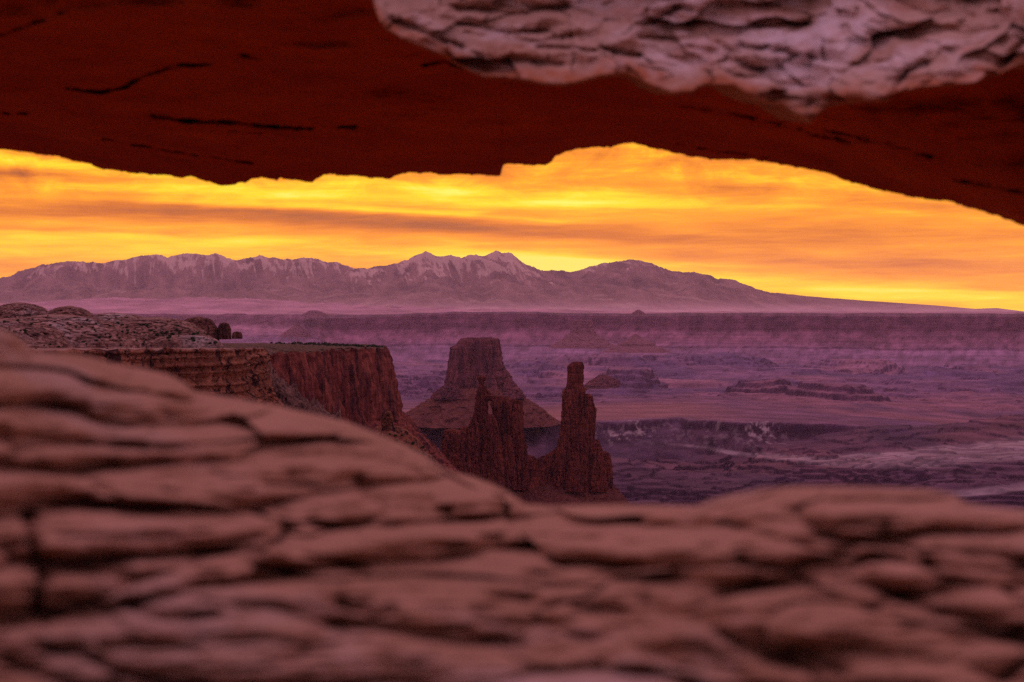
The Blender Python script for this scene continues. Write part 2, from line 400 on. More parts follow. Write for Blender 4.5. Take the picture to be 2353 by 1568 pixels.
# foothills: lumpy slickrock country before the range
def foothills():
    px = np.linspace(-900, 3200, 1300); t = np.linspace(0, 1, 60)
    A, T = np.meshgrid(px, t, indexing='ij')
    d = 26500 - T * 7500
    x = (A - W0 / 2) / F0 * d
    base = -(np.interp(A, [-900, 0, 200, 420, 640, 900, 1250, 1500, 3200], [700, 700, 690, 684, 692, 704, 713, 716, 719]) - HOR) / F0 * 23000
    h = ridged(x / 1100, d / 1500, 0.2, 5, 41)
    env = np.sin(np.pi * np.clip(T * 1.05, 0, 1)) ** 0.8
    z = -140 + (base + 140) * env + (h - 0.5) * 75 * env * np.interp(A, [-900, 900, 1500, 3200], [1, 1, 0.3, 0.25])
    v = fbm(x / 700, d / 700, z / 60, 4, 45)[..., None]
    alb = np.array([0.52, 0.25, 0.27]) * (1 + 0.5 * v)  # hill colour lifted towards mauve, painted distance haze
    o = grid_obj('foothills', np.stack([x, d, z], -1), M['plateau'], attrs={'albedo': alb}, flip=True)
    tag(o, 'low lumpy red rock hills between the canyon rim and the mountains', kind='structure')
foothills()

# ------------------------------------------------------------------ far plateau: rim, sheer band, talus aprons
ZF = -300.0
def plateau(name, x0, x1, rim, top, seed, label, cols, spur=900, hcl=110, ncap=30, back=9000, colour=(0.235, 0.098, 0.135)):  # colour: rock with the mauve of distant haze mixed in
    px = np.linspace(x0, x1, cols)
    rd = interp(px, rim)
    u = px / 100.0
    rd1 = rd + spur * 0.75 * fbm(u * 0.55, 0 * u, 0.1, 3, seed, 0.35) + 22 * fbm(u * 2.5, 0 * u, 0.5, 3, seed + 1)
    tp_ = interp(px, top) - 0.9 * np.tanh(4 * fbm(px / 150, 0 * px, 0.6, 4, seed + 50)) - 0.5 * fbm(px / 12, 0 * px, 0.2, 3, seed + 51)
    zt = -(tp_ - HOR) / F0 * rd
    rows = []
    P = []; AL = []
    yr = np.concatenate([np.linspace(-1, 0, ncap)[:-1], np.linspace(0, 1, 110)])
    A, T = np.meshgrid(px, yr, indexing='ij')
    RD = rd1[:, None] + 0 * T; ZT = zt[:, None]
    Z0 = ZF - 25
    s = np.clip(T, 0, 1)
    # drop fraction with two cliff bands; horizontal run between them
    H = ZT - Z0
    drop = interp(s, [(0, 0), (0.30, 0.36), (0.58, 0.66), (0.62, 0.69), (0.70, 0.74), (0.74, 0.76), (1, 1)])
    run = interp(s, [(0, 0), (0.28, 55), (0.32, 90), (0.58, 520), (0.62, 760), (0.70, 790), (0.74, 1250), (1, 2300)])
    gul = ridged(A / 34.0 + 1.2 * s, s * 1.2, 0.4, 3, seed + 7)
    lobe = ridged(A / 120.0, 0 * s, 0.9, 3, seed + 8)
    d = np.where(T < 0, RD - T * back, RD - run * 0.8 - 22 * (gul - .5) * sstep(0.3, 0.6, s)
                 - 5 * ridged(A / 11.0, s * 0.5, 2.0, 3, seed + 4) * sstep(0.02, 0.06, s) * sstep(0.36, 0.28, s))
    z = np.where(T < 0, ZT + 0 * T + 10 * fbm(A / 90, T * 5, 0, 4, seed + 2) * sstep(0, -0.1, T), ZT - H * drop)
    z = z + 5 * fbm(A / 12, s * 8, 3, 3, seed + 6) * (s > 0.01)
    x = (A - W0 / 2) / F0 * d
    cv = 0.13 * fbm(A / 60, 0 * s, 0.2, 4, seed + 21) + 0.06 * fbm(A / 12 + 3 * s, s * 2, 0.2, 3, seed + 22)
    cliff = sstep(0.0, 0.02, s) * sstep(0.36, 0.27, s + cv) * (0.75 + 0.6 * fbm(A / 26, s * 2, 0.1, 4, seed + 23)) + 0.25 * sstep(0.615, 0.63, s) * sstep(0.71, 0.69, s)
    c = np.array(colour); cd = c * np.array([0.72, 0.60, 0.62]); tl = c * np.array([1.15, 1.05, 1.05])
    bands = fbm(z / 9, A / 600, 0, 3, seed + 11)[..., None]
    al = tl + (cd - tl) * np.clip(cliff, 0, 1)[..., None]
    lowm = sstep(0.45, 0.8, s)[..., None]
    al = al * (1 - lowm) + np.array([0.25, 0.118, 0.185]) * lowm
    al = np.where((T < 0)[..., None], c * 0.55, al) * (1 + 0.5 * bands) * (1 + 0.7 * fbm(A / 20 + 2 * s, s * 7, 0.4, 5, seed + 24, 0.6))[..., None]
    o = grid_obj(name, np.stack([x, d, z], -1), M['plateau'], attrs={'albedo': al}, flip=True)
    return tag(o, label, kind='structure')
plateau('plateau', -700, 1100, [(-700, 19500), (1100, 18500)], [(-700, 722), (370, 722), (400, 722.5), (510, 723), (520, 720.5), (562, 720.5), (575, 723.5), (640, 724), (1100, 725)], 61,
        'faint far mesa rim behind the rock domes', 900, spur=1500, colour=(0.34, 0.165, 0.20))
plateau('plateau', 560, 3200, [(560, 24000), (735, 17500), (746, 14200), (775, 13800), (975, 14200), (1300, 13800), (1800, 13200), (2353, 12600), (3200, 12000)],
        [(560, 731), (880, 730), (975, 724), (1042, 719.5), (1130, 721), (1240, 722), (1300, 724.5), (1500, 726), (2353, 728), (3200, 728)], 72,
        'long level canyon rim across the valley below the mountains', 1500, spur=1300)

# ------------------------------------------------------------------ canyon floor
def floor_height(x, y):
    px = W0 / 2 + F0 * x / y
    n1 = fbm(x / 2600, y / 2600, 0.3, 5, 101)
    n2 = fbm(x / 900 + 0.4 * n1, y / 1200, 0.7, 5, 102)
    dr = ridged(x / 1800 + 0.5 * n2, y / 2400, 1.3, 5, 103)
    h = 62 * n1 + 34 * n2 - 46 * sstep(0.45, 0.95, dr)
    h = terrace(h + 400, 17, 0.80) - 400
    fine = 2.6 * fbm(x / 60, y / 160, 0, 4, 104)
    z = ZF + h + fine
    # basin below the pale rim on the near side, bench behind it
    edge = interp(px, [(-1500, 4300), (860, 4550), (1000, 4480), (1250, 4450), (1380, 4600), (1560, 4700), (1700, 4580), (1790, 4640), (2353, 4900), (3600, 5400)])
    edge = edge + 210 * fbm(x / 260, y / 500, 0.2, 5, 105)
    wd = 18
    b = sstep(-wd, wd, y - edge)
    q = sstep(1600, 2350, px)
    bench = -259 - 43 * q + (3 + 20 * q) * n2 + 1.2 * fbm(x / 50, y / 90, 0, 3, 106)
    far = sstep(0, 2400, y - edge - 500)
    zb = bench * (1 - far) + z * far
    near = -345 + 30 * q + 0.55 * (z - ZF) + terrace(26 * fbm(x / 260, y / 420, 0.5, 6, 131, 0.6) + 80, 6.0, 0.7) - 80 + 30 * sstep(-900, 0, y - edge) - 26 * sstep(60, 0, edge - y) * 0
    # talus below the rim
    near = np.maximum(near, bench - 14 - (edge - y) * 0.42 * (0.8 + 0.5 * n2))
    z = near * (1 - b) + zb * b
    return z, b, edge, n1, n2
def canyon_floor():
    cols = np.linspace(-900, 3250, 1500)
    q = np.concatenate([np.linspace(300 / 900., 0.105, 90), np.linspace(0.1045, 0.0125, 900)])   # tangent of the dip angle
    A, Q = np.meshgrid(cols, q, indexing='ij')
    d = 300.0 / Q
    x = (A - W0 / 2) / F0 * d
    z, b, edge, n1, n2 = floor_height(x, d)
    # stepped terrace mesa in the lower right, buttes standing on the flats
    def pad(cx, cy_d, rx, ry, h, seed, steps=4, rough=0.35):
        px_c = (cx - W0 / 2) / F0 * cy_d
        r = np.hypot((x - px_c) / rx, (d - cy_d) / ry) + rough * fbm(x / (rx * .5), d / (ry * .5), 0, 5, seed)
        k = np.clip((1.0 - r) * 2.2, 0, 1) * steps
        kk = np.floor(k) + sstep(0.72, 1.0, k - np.floor(k)) 
        return h * (0.8 * kk / steps + 0.2 * k / steps)
    z = z + pad(1650, 3900, 430, 480, 30, 201, 5, 0.9) + pad(1420, 3300, 380, 260, 16, 202, 4, 0.9)
    z = z + np.where(d > 5200, terrace(20 * fbm(x / 420, d / 800, 0.2, 6, 132, 0.62) + 60, 5.0, 0.7) - 60, 0) * sstep(5200, 6200, d)
    z = z + pad(1755, 6700, 150, 260, 42, 203, 2, 0.2) + pad(1925, 6400, 190, 260, 40, 204, 2, 0.2)
    z = z + pad(1450, 7600, 150, 420, 62, 205, 3, 0.2)
    z = z + pad(1620, 10800, 420, 900, 70, 206, 4) + pad(1960, 10300, 300, 700, 46, 207, 3) + pad(1380, 10000, 560, 900, 60, 208, 4)
    z = z + pad(960, 7800, 330, 700, 60, 209, 4) + pad(2300, 3300, 240, 130, 20, 210, 3) + pad(1100, 3900, 500, 300, 20, 211, 3)
    z = z - 30 * sstep(13500, 20000, d)
    # albedo from slope, height and rock kind, with purple haze painted in
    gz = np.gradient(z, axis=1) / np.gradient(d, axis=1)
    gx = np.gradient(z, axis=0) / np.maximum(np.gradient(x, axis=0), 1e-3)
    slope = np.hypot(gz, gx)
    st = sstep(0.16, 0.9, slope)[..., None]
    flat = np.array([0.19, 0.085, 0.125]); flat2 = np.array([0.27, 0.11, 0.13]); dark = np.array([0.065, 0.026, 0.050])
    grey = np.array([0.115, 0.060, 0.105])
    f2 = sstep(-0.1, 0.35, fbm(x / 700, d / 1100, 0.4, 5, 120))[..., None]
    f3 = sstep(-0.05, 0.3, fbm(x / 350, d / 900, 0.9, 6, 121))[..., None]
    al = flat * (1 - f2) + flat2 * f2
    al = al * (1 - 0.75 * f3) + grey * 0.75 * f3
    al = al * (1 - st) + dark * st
    streak = fbm(x / 420, d / 110, 0, 5, 122)[..., None]
    al = al * (1 + 0.7 * streak) * (1 + 0.5 * fbm(x / 60, d / 60, 0, 5, 128, 0.7))[..., None]
    # near basin is darker, scrub covered
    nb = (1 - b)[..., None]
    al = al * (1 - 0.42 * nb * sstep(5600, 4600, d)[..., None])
    al = al * (1 + np.array([0.18, 0.28, 0.40]) * sstep(5000, 9500, d)[..., None])  # far ground turns lighter and bluer: aerial haze painted on
    # white rim: pale broken blocks along the bench edge and pale sheets of bare rock on the right
    blocks = sstep(0.0, 0.22, fbm(x / 18, d / 40, z / 9, 5, 123, 0.65))
    band = sstep(150, 40, np.abs(d - edge + 30)) * sstep(1330, 1400, A) * sstep(1860, 1760, A) * (0.25 + 0.75 * sstep(-0.1, 0.25, fbm(x / 160, d / 160, 0, 4, 124)))
    pale = np.clip(band * blocks, 0, 1)
    yy = HOR - F0 * z / d
    s1 = interp(A, [(1500, 1015), (1700, 1040), (1900, 1060), (2100, 1058), (2353, 1030), (3300, 1000)])
    w1 = interp(A, [(1480, 2), (1600, 3), (1750, 7), (1950, 16), (2100, 24), (2353, 30), (3300, 34)])
    tex = 0.35 + 0.65 * sstep(-0.15, 0.3, fbm(x / 130, d / 35, 0, 5, 125))
    sheet = sstep(1.15, 0.6, np.abs(yy - s1 + 14 * fbm(x / 400, d / 300, 0, 4, 126)) / w1) * sstep(1500, 1600, A) * tex
    s2 = interp(A, [(2100, 1145), (2353, 1118), (3300, 1060)])
    sheet2 = sstep(1.2, 0.5, np.abs(yy - s2 + 10 * fbm(x / 200, d / 200, 0, 4, 127)) / 12) * sstep(2100, 2260, A) * tex
    pale = np.clip(pale + 0.8 * sheet + 0.8 * sheet2, 0, 1)[..., None]
    al = al * (1 - pale) + np.array([0.44, 0.30, 0.29]) * pale
    sand = (sstep(0, 120, d - edge) * sstep(1300, 500, d - edge) * sstep(820, 1000, A) * sstep(1800, 1500, A))[..., None] * (1 - st) * 0.5
    al = al * (1 - sand) + np.array([0.35, 0.145, 0.105]) * sand
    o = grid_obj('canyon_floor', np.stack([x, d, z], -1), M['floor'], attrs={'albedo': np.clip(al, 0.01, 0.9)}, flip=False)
    tag(o, 'purple canyon floor of stepped benches and dark washes', kind='structure')
    # ground behind and beneath everything
    return o
FLOOR = canyon_floor()

# ------------------------------------------------------------------ lofted rock bodies (buttes, spires, towers)
def loft_pts(levels, d, ratio, seed, nt=150, nv=180, flute=0.10, strata=0.03, sq=2.6, S=None, lean=0.0, block=0.05, hold=1.0, groove=0.75):
    """levels: (row, left, right) of the body's outline; d its distance; ratio depth/width"""
    L = np.array(levels, float); L = L[np.argsort(L[:, 0])]
    py = np.linspace(L[0, 0], L[-1, 0], nv)
    xl = np.interp(py, L[:, 0], L[:, 1]); xr = np.interp(py, L[:, 0], L[:, 2])
    s = d / F0
    cx = ((xl + xr) / 2 - W0 / 2) * s; hw = np.maximum((xr - xl) / 2 * s, 0.02 * s)
    z = -(py - HOR) * s
    th = np.linspace(0, 2 * np.pi, nt, endpoint=False)
    TT, ZZ = np.meshgrid(th, z, indexing='ij')
    HW = hw[None, :] + 0 * TT; CX = cx[None, :] + 0 * TT
    c, sn = np.cos(TT), np.sin(TT)
    r = (np.abs(c) ** sq + np.abs(sn) ** sq) ** (-1 / sq)
    Sz = S or float(np.mean(hw))
    X = c * r * HW; Y = sn * r * HW * ratio
    wx, wy, wz = (CX + X) / Sz, Y / Sz, ZZ / Sz
    fl = ridged(wx * 2.2, wy * 2.2, wz * 0.35, 5, seed) - 0.55
    fl2 = fbm(wx * 6, wy * 6, wz * 1.0, 4, seed + 3)
    q = ZZ / Sz * 7 + 0.8 * fbm(wx, wy, wz, 3, seed + 5)
    beds = noise3(q * 1.0, 0 * q, 0.5, seed + 7) + 0.5 * noise3(q * 2.7, 0 * q, 0.5, seed + 8)
    bl = fbm(wx * 3, wy * 3, wz * 3, 6, seed + 9, 0.6)
    beds = np.tanh(3.0 * beds)
    grv = np.exp(-(np.abs(noise3(wx * 2.6 + 5, wy * 2.6, wz * 0.30, seed + 12)) / 0.07) ** 2)
    grv = grv + 0.6 * np.exp(-(np.abs(noise3(wx * 6.1, wy * 6.1, wz * 0.8, seed + 13)) / 0.10) ** 2)
    bks = np.tanh(4 * noise3(wx * 2.5 + wz, wy * 2.5, wz * 1.6, seed + 14)) + 0.5 * np.tanh(4 * fbm(wx * 5, wy * 5, wz * 3.5, 3, seed + 15))
    beds = beds * sstep(-0.3, 0.3, fbm(wx * 1.4, wy * 1.4, wz * 0.8, 3, seed + 16))
    amp = np.minimum(Sz, HW)
    k = 1 + (flute * fl * amp + flute * 0.5 * fl2 * amp + strata * beds * amp + block * bl * amp * 1.6 - flute * groove * grv * amp + block * 0.35 * bks * amp) / np.maximum(HW, 1e-6)
    k = np.clip(k, 0.3, 1.8)
    X = X * k + CX + lean * (ZZ - ZZ.min()); Y = Y * k + d + 0 * ZZ
    P = np.stack([X, Y, ZZ + 0.02 * Sz * bl], -1)
    return P
def loft(name, parent, mat, levels, d, ratio=0.8, seed=1, **kw):
    P = loft_pts(levels, d, ratio, seed, **kw)
    n, m = P.shape[:2]
    V = P.reshape(-1, 3); f = grid_faces(n, m, True, False)
    # close the top with a slightly uneven cap
    top = P[:, 0].mean(0); rings = [P[:, 0] * (1 - a) + top * a for a in (0.35, 0.7)]
    rs = np.random.RandomState(seed)
    szz = np.ptp(P[:, 0, 0]) * 0.03
    for r_ in rings: r_[:, 2] += rs.uniform(-1, 1, n) * szz
    off = len(V); V = np.concatenate([V] + rings + [top[None]])
    i = np.arange(n); j = (i + 1) % n
    f = np.concatenate([f, np.stack([j * m, i * m, off + i, off + j], -1),
                        np.stack([off + j, off + i, off + n + i, off + n + j], -1),
                        np.stack([off + n + j, off + n + i, off + 2 * n + 0 * i, off + 2 * n + 0 * i], -1)])
    # last ring: triangles written as quads are not valid, so use a tiny inner ring instead
    f = f[:-n]
    V = V[:-1]
    inner = top[None] + (rings[1] - top) * 0.02
    o2 = len(V); V = np.concatenate([V, inner])
    f = np.concatenate([f, np.stack([off + n + j, off + n + i, o2 + i, o2 + j], -1)])
    return link(name, raw_mesh(name, V, f, mat), parent)
def at(px, py, d): return tuple(float(v) for v in PX(px, py, d))

# the broad tower behind the spires
t = empty('flat_topped_butte', at(1090, 960, 4500))
tag(t, 'broad flat topped butte on a wide debris cone behind the two spires', 'butte')
loft('caprock', t, M['butte'], [(778, 1060, 1146), (781, 1058, 1149), (785, 1053, 1149), (792, 1050, 1150), (797, 1040, 1151), (802, 1036, 1152)], 4500, 0.7, 21, flute=0.05, strata=0.05, nv=40, S=80)
loft('cliff', t, M['butte'], [(798, 1036, 1150), (806, 1034, 1151), (822, 1032, 1153), (850, 1030, 1162), (866, 1026, 1174), (884, 1022, 1176), (900, 1018, 1180), (905, 1008, 1190), (915, 1002, 1198)], 4500, 0.75, 22, flute=0.16, strata=0.02, S=75)
loft('shoulder', t, M['butte'], [(868, 1166, 1176), (874, 1158, 1178), (890, 1150, 1192), (902, 1120, 1200), (915, 1100, 1208)], 4470, 1.0, 25, flute=0.2, S=35, nv=60)
loft('shoulder', t, M['butte'], [(882, 1026, 1040), (892, 1010, 1060), (904, 996, 1080), (916, 990, 1100)], 4460, 1.0, 26, flute=0.2, S=35, nv=60)
loft('talus', t, M['talus'], [(890, 1040, 1170), (902, 1005, 1196), (914, 992, 1207), (928, 965, 1228), (945, 940, 1252), (956, 922, 1268), (964, 915, 1276), (975, 900, 1290)], 4500, 0.9, 23, flute=0.10, strata=0.012, sq=2.0, S=110, block=0.05, nv=140, nt=260)

# the two spires and the wall that joins them
D1 = 2100; SK = D1 / 2800.0
t = empty('arched_fin', at(1110, 1120, D1))
tag(t, 'dark red rock fin with a thin leaning spire and a slit window in it', 'rock fin')
loft('spire', t, M['tower'], [(864, 1098, 1114), (870, 1096, 1117), (878, 1098, 1113), (884, 1102, 1111), (890, 1098, 1118), (900, 1095, 1123), (915, 1093, 1124), (930, 1091, 1120),
     (950, 1088, 1121), (975, 1086, 1127), (1000, 1083, 1136), (1050, 1080, 1142), (1125, 1072, 1148)], D1, 0.8, 31, flute=0.30, strata=0.04, S=14 * SK, nv=300, block=0.12)
loft('lintel', t, M['tower'], [(897, 1110, 1122), (903, 1104, 1128), (910, 1102, 1136), (917, 1116, 1140), (922, 1126, 1142)], D1, 0.6, 32, flute=0.1, strata=0.02, S=9 * SK, nv=60, block=0.12)
loft('fin_wall', t, M['tower'], [(911, 1136, 1160), (916, 1131, 1178), (921, 1130, 1196), (928, 1128, 1199), (940, 1129, 1200), (960, 1132, 1202), (990, 1131, 1203), (1030, 1128, 1206), (1060, 1126, 1212), (1125, 1120, 1225)], D1, 0.55, 33, flute=0.36, strata=0.02, S=24 * SK, nv=260, nt=220, block=0.06)
for k, lv in enumerate([
    [(986, 1028, 1040), (990, 1022, 1060), (1000, 1018, 1066), (1040, 1014, 1070), (1090, 1012, 1078), (1125, 1008, 1084)],
    [(980, 1063, 1072), (984, 1058, 1074), (1010, 1056, 1078), (1060, 1050, 1084), (1125, 1044, 1090)],
    [(960, 1084, 1092), (975, 1078, 1100), (1010, 1072, 1106), (1070, 1066, 1112), (1125, 1060, 1118)],
    [(952, 1122, 1132), (965, 1118, 1140), (1000, 1112, 1148), (1060, 1106, 1152), (1125, 1100, 1158)],
    [(1000, 1134, 1146), (1012, 1128, 1152), (1050, 1122, 1156), (1125, 1114, 1162)],
    [(930, 1180, 1196), (940, 1178, 1201), (1000, 1176, 1203), (1060, 1172, 1210), (1125, 1168, 1220)],
    [(1000, 1160, 1172), (1010, 1156, 1178), (1060, 1152, 1182), (1125, 1148, 1188)]]):
    loft('buttress', t, M['tower'], lv, D1 - (16, 12, 14, 18, 24, 8, 20)[k], 0.9, 50 + k, flute=0.34, strata=0.02, S=12 * SK, nv=200, nt=110, block=0.08)
t = empty('rock_spire', at(1340, 1120, D1))
tag(t, 'tallest dark red rock tower with a rounded knob on top', 'rock tower')
loft('spire', t, M['tower'], [(832, 1316, 1338), (836, 1310, 1340), (842, 1305, 1341), (858, 1303, 1341), (870, 1303, 1341), (884, 1301, 1342), (890, 1301, 1343), (900, 1293, 1344), (930, 1291, 1346),
     (960, 1290, 1350), (1000, 1287, 1356), (1030, 1284, 1360), (1060, 1282, 1366), (1130, 1278, 1374)], D1, 0.85, 41, sq=3.6, flute=0.18, strata=0.035, S=20 * SK, nv=320, nt=200, block=0.08)
for k, lv in enumerate([
    [(905, 1346, 1356), (910, 1344, 1362), (925, 1344, 1364), (940, 1342, 1370), (960, 1342, 1369), (1000, 1340, 1366), (1060, 1338, 1372), (1130, 1334, 1380)],
    [(1010, 1364, 1374), (1020, 1358, 1380), (1050, 1356, 1388), (1130, 1352, 1398)],
    [(1038, 1384, 1394), (1044, 1380, 1402), (1060, 1378, 1406), (1130, 1374, 1409)],
    [(1000, 1288, 1300), (1010, 1282, 1306), (1050, 1276, 1310), (1130, 1270, 1318)],
    [(1060, 1310, 1326), (1070, 1304, 1334), (1130, 1298, 1342)]]):
    loft('buttress', t, M['tower'], lv, D1 - (8, 14, 6, 16, 26)[k], 0.9, 70 + k, flute=0.34, strata=0.035, S=11 * SK, nv=200, nt=110, block=0.08)
t = empty('rock_saddle', at(1240, 1130, D1))
tag(t, 'low crumbling rock wall joining the two dark red spires', 'rock wall')
loft('saddle_wall', t, M['tower'], [(1030, 1276, 1286), (1042, 1262, 1296), (1052, 1240, 1306), (1060, 1215, 1320), (1080, 1206, 1330), (1130, 1190, 1345)], D1, 0.25, 43, flute=0.34, strata=0.05, S=18 * SK, nv=160, nt=260, block=0.14)
loft('saddle_wall', t, M['tower'], [(1042, 1196, 1206), (1050, 1190, 1226), (1064, 1186, 1250), (1090, 1180, 1270), (1130, 1170, 1290)], D1 - 8, 0.3, 44, flute=0.32, strata=0.05, S=16 * SK, nv=140, nt=200, block=0.14)

def ridge_talus():
    """debris slope under the fin: a ridge line with slopes falling both ways"""
    px = np.linspace(760, 1620, 560); s = np.linspace(-1, 1, 220)
    A, Sg = np.meshgrid(px, s, indexing='ij')
    crest = interp(A, [(760, 1420), (900, 1200), (985, 1150), (1010, 1106), (1060, 1096), (1100, 1104), (1160, 1098), (1200, 1108), (1250, 1092), (1290, 1086), (1340, 1102), (1400, 1104), (1425, 1130), (1450, 1160), (1520, 1230), (1620, 1420)])
    zc = -(crest - HOR) / F0 * D1
    off = Sg * np.abs(Sg) ** 0.4 * 460
    d = D1 - off
    x = (A - W0 / 2) / F0 * D1
    g = ridged(x / 26, off / 60, 0, 4, 91); b = fbm(x / 5, off / 5, 0, 4, 92)
    z = zc - np.abs(off) * 0.62 + (g - 0.5) * 8 * sstep(0, 60, np.abs(off)) + 0.9 * b
    o = grid_obj('talus_slope', np.stack([x, d, z], -1), M['talus'])
    return tag(o, 'red debris slope under the two rock spires', kind='structure')
TAL = ridge_talus()

# small far buttes
def small_butte(label, levels, d, seed, talus=None, cat='butte', name='far_butte'):
    t = empty(name, at((levels[-1][1] + levels[-1][2]) / 2, levels[-1][0], d)); tag(t, label, cat)
    loft('cliff', t, M['fartalus'] if d > 9000 else M['butte'], levels, d, 0.8, seed, flute=0.16, strata=0.03, nv=60, nt=90)
    if talus: loft('talus', t, M['fartalus'], talus, d, 0.8, seed + 1, flute=0.08, strata=0.01, nv=40, nt=90, sq=2.0)
small_butte('squat square butte in front of the far canyon rim', [(736, 1318, 1360), (739, 1315, 1363), (755, 1313, 1365), (766, 1310, 1370), (772, 1306, 1374)], 12200, 201, [(764, 1312, 1366), (778, 1292, 1388), (800, 1260, 1420)])
small_butte('small pointed butte on a dark level bench under the far rim', [(768, 1457, 1463), (771, 1453, 1467), (776, 1446, 1474), (786, 1436, 1486)], 11800, 203, [(775, 1446, 1474), (785, 1430, 1490), (790, 1420, 1506), (796, 1418, 1508), (797, 1408, 1516), (810, 1380, 1545)])
small_butte('tiny cone shaped butte on the far left flats', [(741, 682, 686), (745, 679, 689), (752, 673, 694), (760, 668, 698)], 15500, 205, [(750, 674, 692), (762, 655, 705), (775, 640, 718)])
small_butte('low cone hill on the skyline of the far rim', [(712, 1464, 1470), (716, 1458, 1476), (722, 1450, 1484), (728, 1446, 1490)], 15500, 207, name='far_butte')
small_butte('small hump on the horizon left of the far rim', [(714, 712, 730), (717, 706, 738), (721, 698, 748), (726, 690, 756)], 18200, 209)
small_butte('grey cone hill right of the tallest spire', [(862, 1375, 1398), (865, 1372, 1402), (872, 1360, 1418), (884, 1344, 1440), (896, 1326, 1470), (910, 1300, 1500)], 7300, 211)

# ------------------------------------------------------------------ plan-shaped mesas (big cliff and the near promontory)
def mesa_loop(name, parent, mat, plan, ztop, prof, seed, S, n=700, flute=0.1, topamp=1.0, capmat=None, capname='mesa_top', zvar=None, strata=0.03, bk=0.035):
    """plan: closed list of (px, distance) corners, prof: (drop below the top, outward offset)"""
    pl = np.array([[(a - W0 / 2) / F0 * dd, dd] for a, dd in plan])
    nx = np.roll(pl, -1, 0); seg = np.hypot(*(nx - pl).T); cum = np.concatenate([[0], np.cumsum(seg)])
    s = np.linspace(0, cum[-1], n, endpoint=False)
    q = np.concatenate([pl, pl[:1]])
    X = np.interp(s, cum, q[:, 0]); Y = np.interp(s, cum, q[:, 1])
    w = max(3, int(n * 0.012)); ker = np.ones(2 * w + 1) / (2 * w + 1)
    sm = lambda a: np.convolve(np.concatenate([a[-w:], a, a[:w]]), ker, 'valid')
    X, Y = sm(X), sm(Y)
    tx = np.roll(X, -1) - np.roll(X, 1); ty = np.roll(Y, -1) - np.roll(Y, 1); ln = np.hypot(tx, ty) + 1e-9
    nxn, nyn = ty / ln, -tx / ln
    area = np.sum(X * np.roll(Y, -1) - np.roll(X, -1) * Y)
    if area < 0: nxn, nyn = -nxn, -nyn
    pr = np.array(prof, float); dz = np.concatenate([np.linspace(0, 1, 200) * pr[-2, 0], pr[-2, 0] + np.linspace(0.03, 1, 25) * (pr[-1, 0] - pr[-2, 0])])
    of = np.interp(dz, pr[:, 0], pr[:, 1])
    XX = X[:, None] + nxn[:, None] * of; YY = Y[:, None] + nyn[:, None] * of
    ZT = ztop(X, Y) if callable(ztop) else 0 * X + ztop
    ZT = ZT + 0.05 * S * np.tanh(3 * fbm(X / S * 2, Y / S * 2, 0, 4, seed + 17)) + 0.02 * S * fbm(X / S * 14, Y / S * 14, 0, 3, seed + 18)
    ZZ = ZT[:, None] - dz[None, :]
    fl = ridged(XX / S * 1.6, YY / S * 1.6, ZZ / S * 0.14, 5, seed) - 0.5
    f2 = fbm(XX / S * 6, YY / S * 6, ZZ / S * 1.5, 4, seed + 2)
    qz = ZZ / S * 6 + 0.25 * fbm(XX / S / 3, YY / S / 3, 0, 3, seed + 4)
    bd = noise3(qz, 0 * qz, 0.5, seed + 5) + 0.6 * noise3(qz * 2.9, 0 * qz, .5, seed + 6)
    bd = np.tanh(2.5 * bd)
    grv = np.exp(-(np.abs(noise3(XX / S * 1.3 + 3, YY / S * 1.3, ZZ / S * 0.12, seed + 12)) / 0.05) ** 2) + 0.5 * np.exp(-(np.abs(noise3(XX / S * 4.1, YY / S * 4.1, ZZ / S * 0.4, seed + 13)) / 0.08) ** 2)
    bks = np.tanh(4 * noise3(XX / S * 2.5, YY / S * 2.5 + ZZ / S, ZZ / S * 2, seed + 14)) + 0.5 * np.tanh(4 * fbm(XX / S * 6, YY / S * 6, ZZ / S * 5, 3, seed + 15))
    k = (flute * fl + 0.5 * flute * f2 + strata * bd - 0.22 * grv + bk * bks) * S * (0.4 + 0.6 * sstep(0, 0.1 * S, dz))[None, :]
    XX = XX + nxn[:, None] * k; YY = YY + nyn[:, None] * k
    grid_obj(name, np.stack([XX, YY, ZZ], -1), mat, parent, cu=True)
    # top: rings inwards
    c = np.array([X.mean(), Y.mean()])
    r = np.linspace(0, 0.985, 60)
    TX = XX[:, :1] * (1 - r) + c[0] * r; TY = YY[:, :1] * (1 - r) + c[1] * r
    rise = topamp * (sstep(0, 0.25, r) * 0.6 + 0.9 * fbm(TX / S, TY / S, 0, 5, seed + 8) * sstep(0, 0.08, r))
    TZ = (ztop(TX, TY) if callable(ztop) else ztop) + rise
    TZ = TZ * sstep(0, 0.04, r) + ZZ[:, :1] * (1 - sstep(0, 0.04, r))
    return grid_obj(capname, np.stack([TX, TY, TZ], -1), capmat or mat, parent, cu=True)

BIG = empty('mesa_cliff', at(760, 1000, 1300))
tag(BIG, 'tall dark red cliff streaked top to bottom, scrub along its flat top', 'cliff')
SCRUB = rock_mat('scrubby_soil', (0.07, 0.04, 0.028), (0.16, 0.075, 0.05), (0.04, 0.04, 0.03), 12, 0.3, 0.3, 0.5)
bigtop = mesa_loop('cliff_face', BIG, M['cliff'], [(560, 950), (640, 1000), (770, 1190), (884, 1300), (890, 1360), (850, 1700), (700, 2100), (430, 2200), (250, 1400), (400, 1000)],
    lambda X, Y: -25.4 + 0.0 * X + np.interp(Y, [950, 1000, 1300, 2200], [5.5, 3.0, 0.0, -12.5]), [(0, 0), (2, 0.4), (16, 3.0), (18, 3.2), (34, 6.0), (46, 8.5), (48, 12), (95, 56), (360, 290)], 301, 26,
    n=1400, flute=0.30, topamp=0.8, capmat=SCRUB, strata=0.01, bk=0.012)

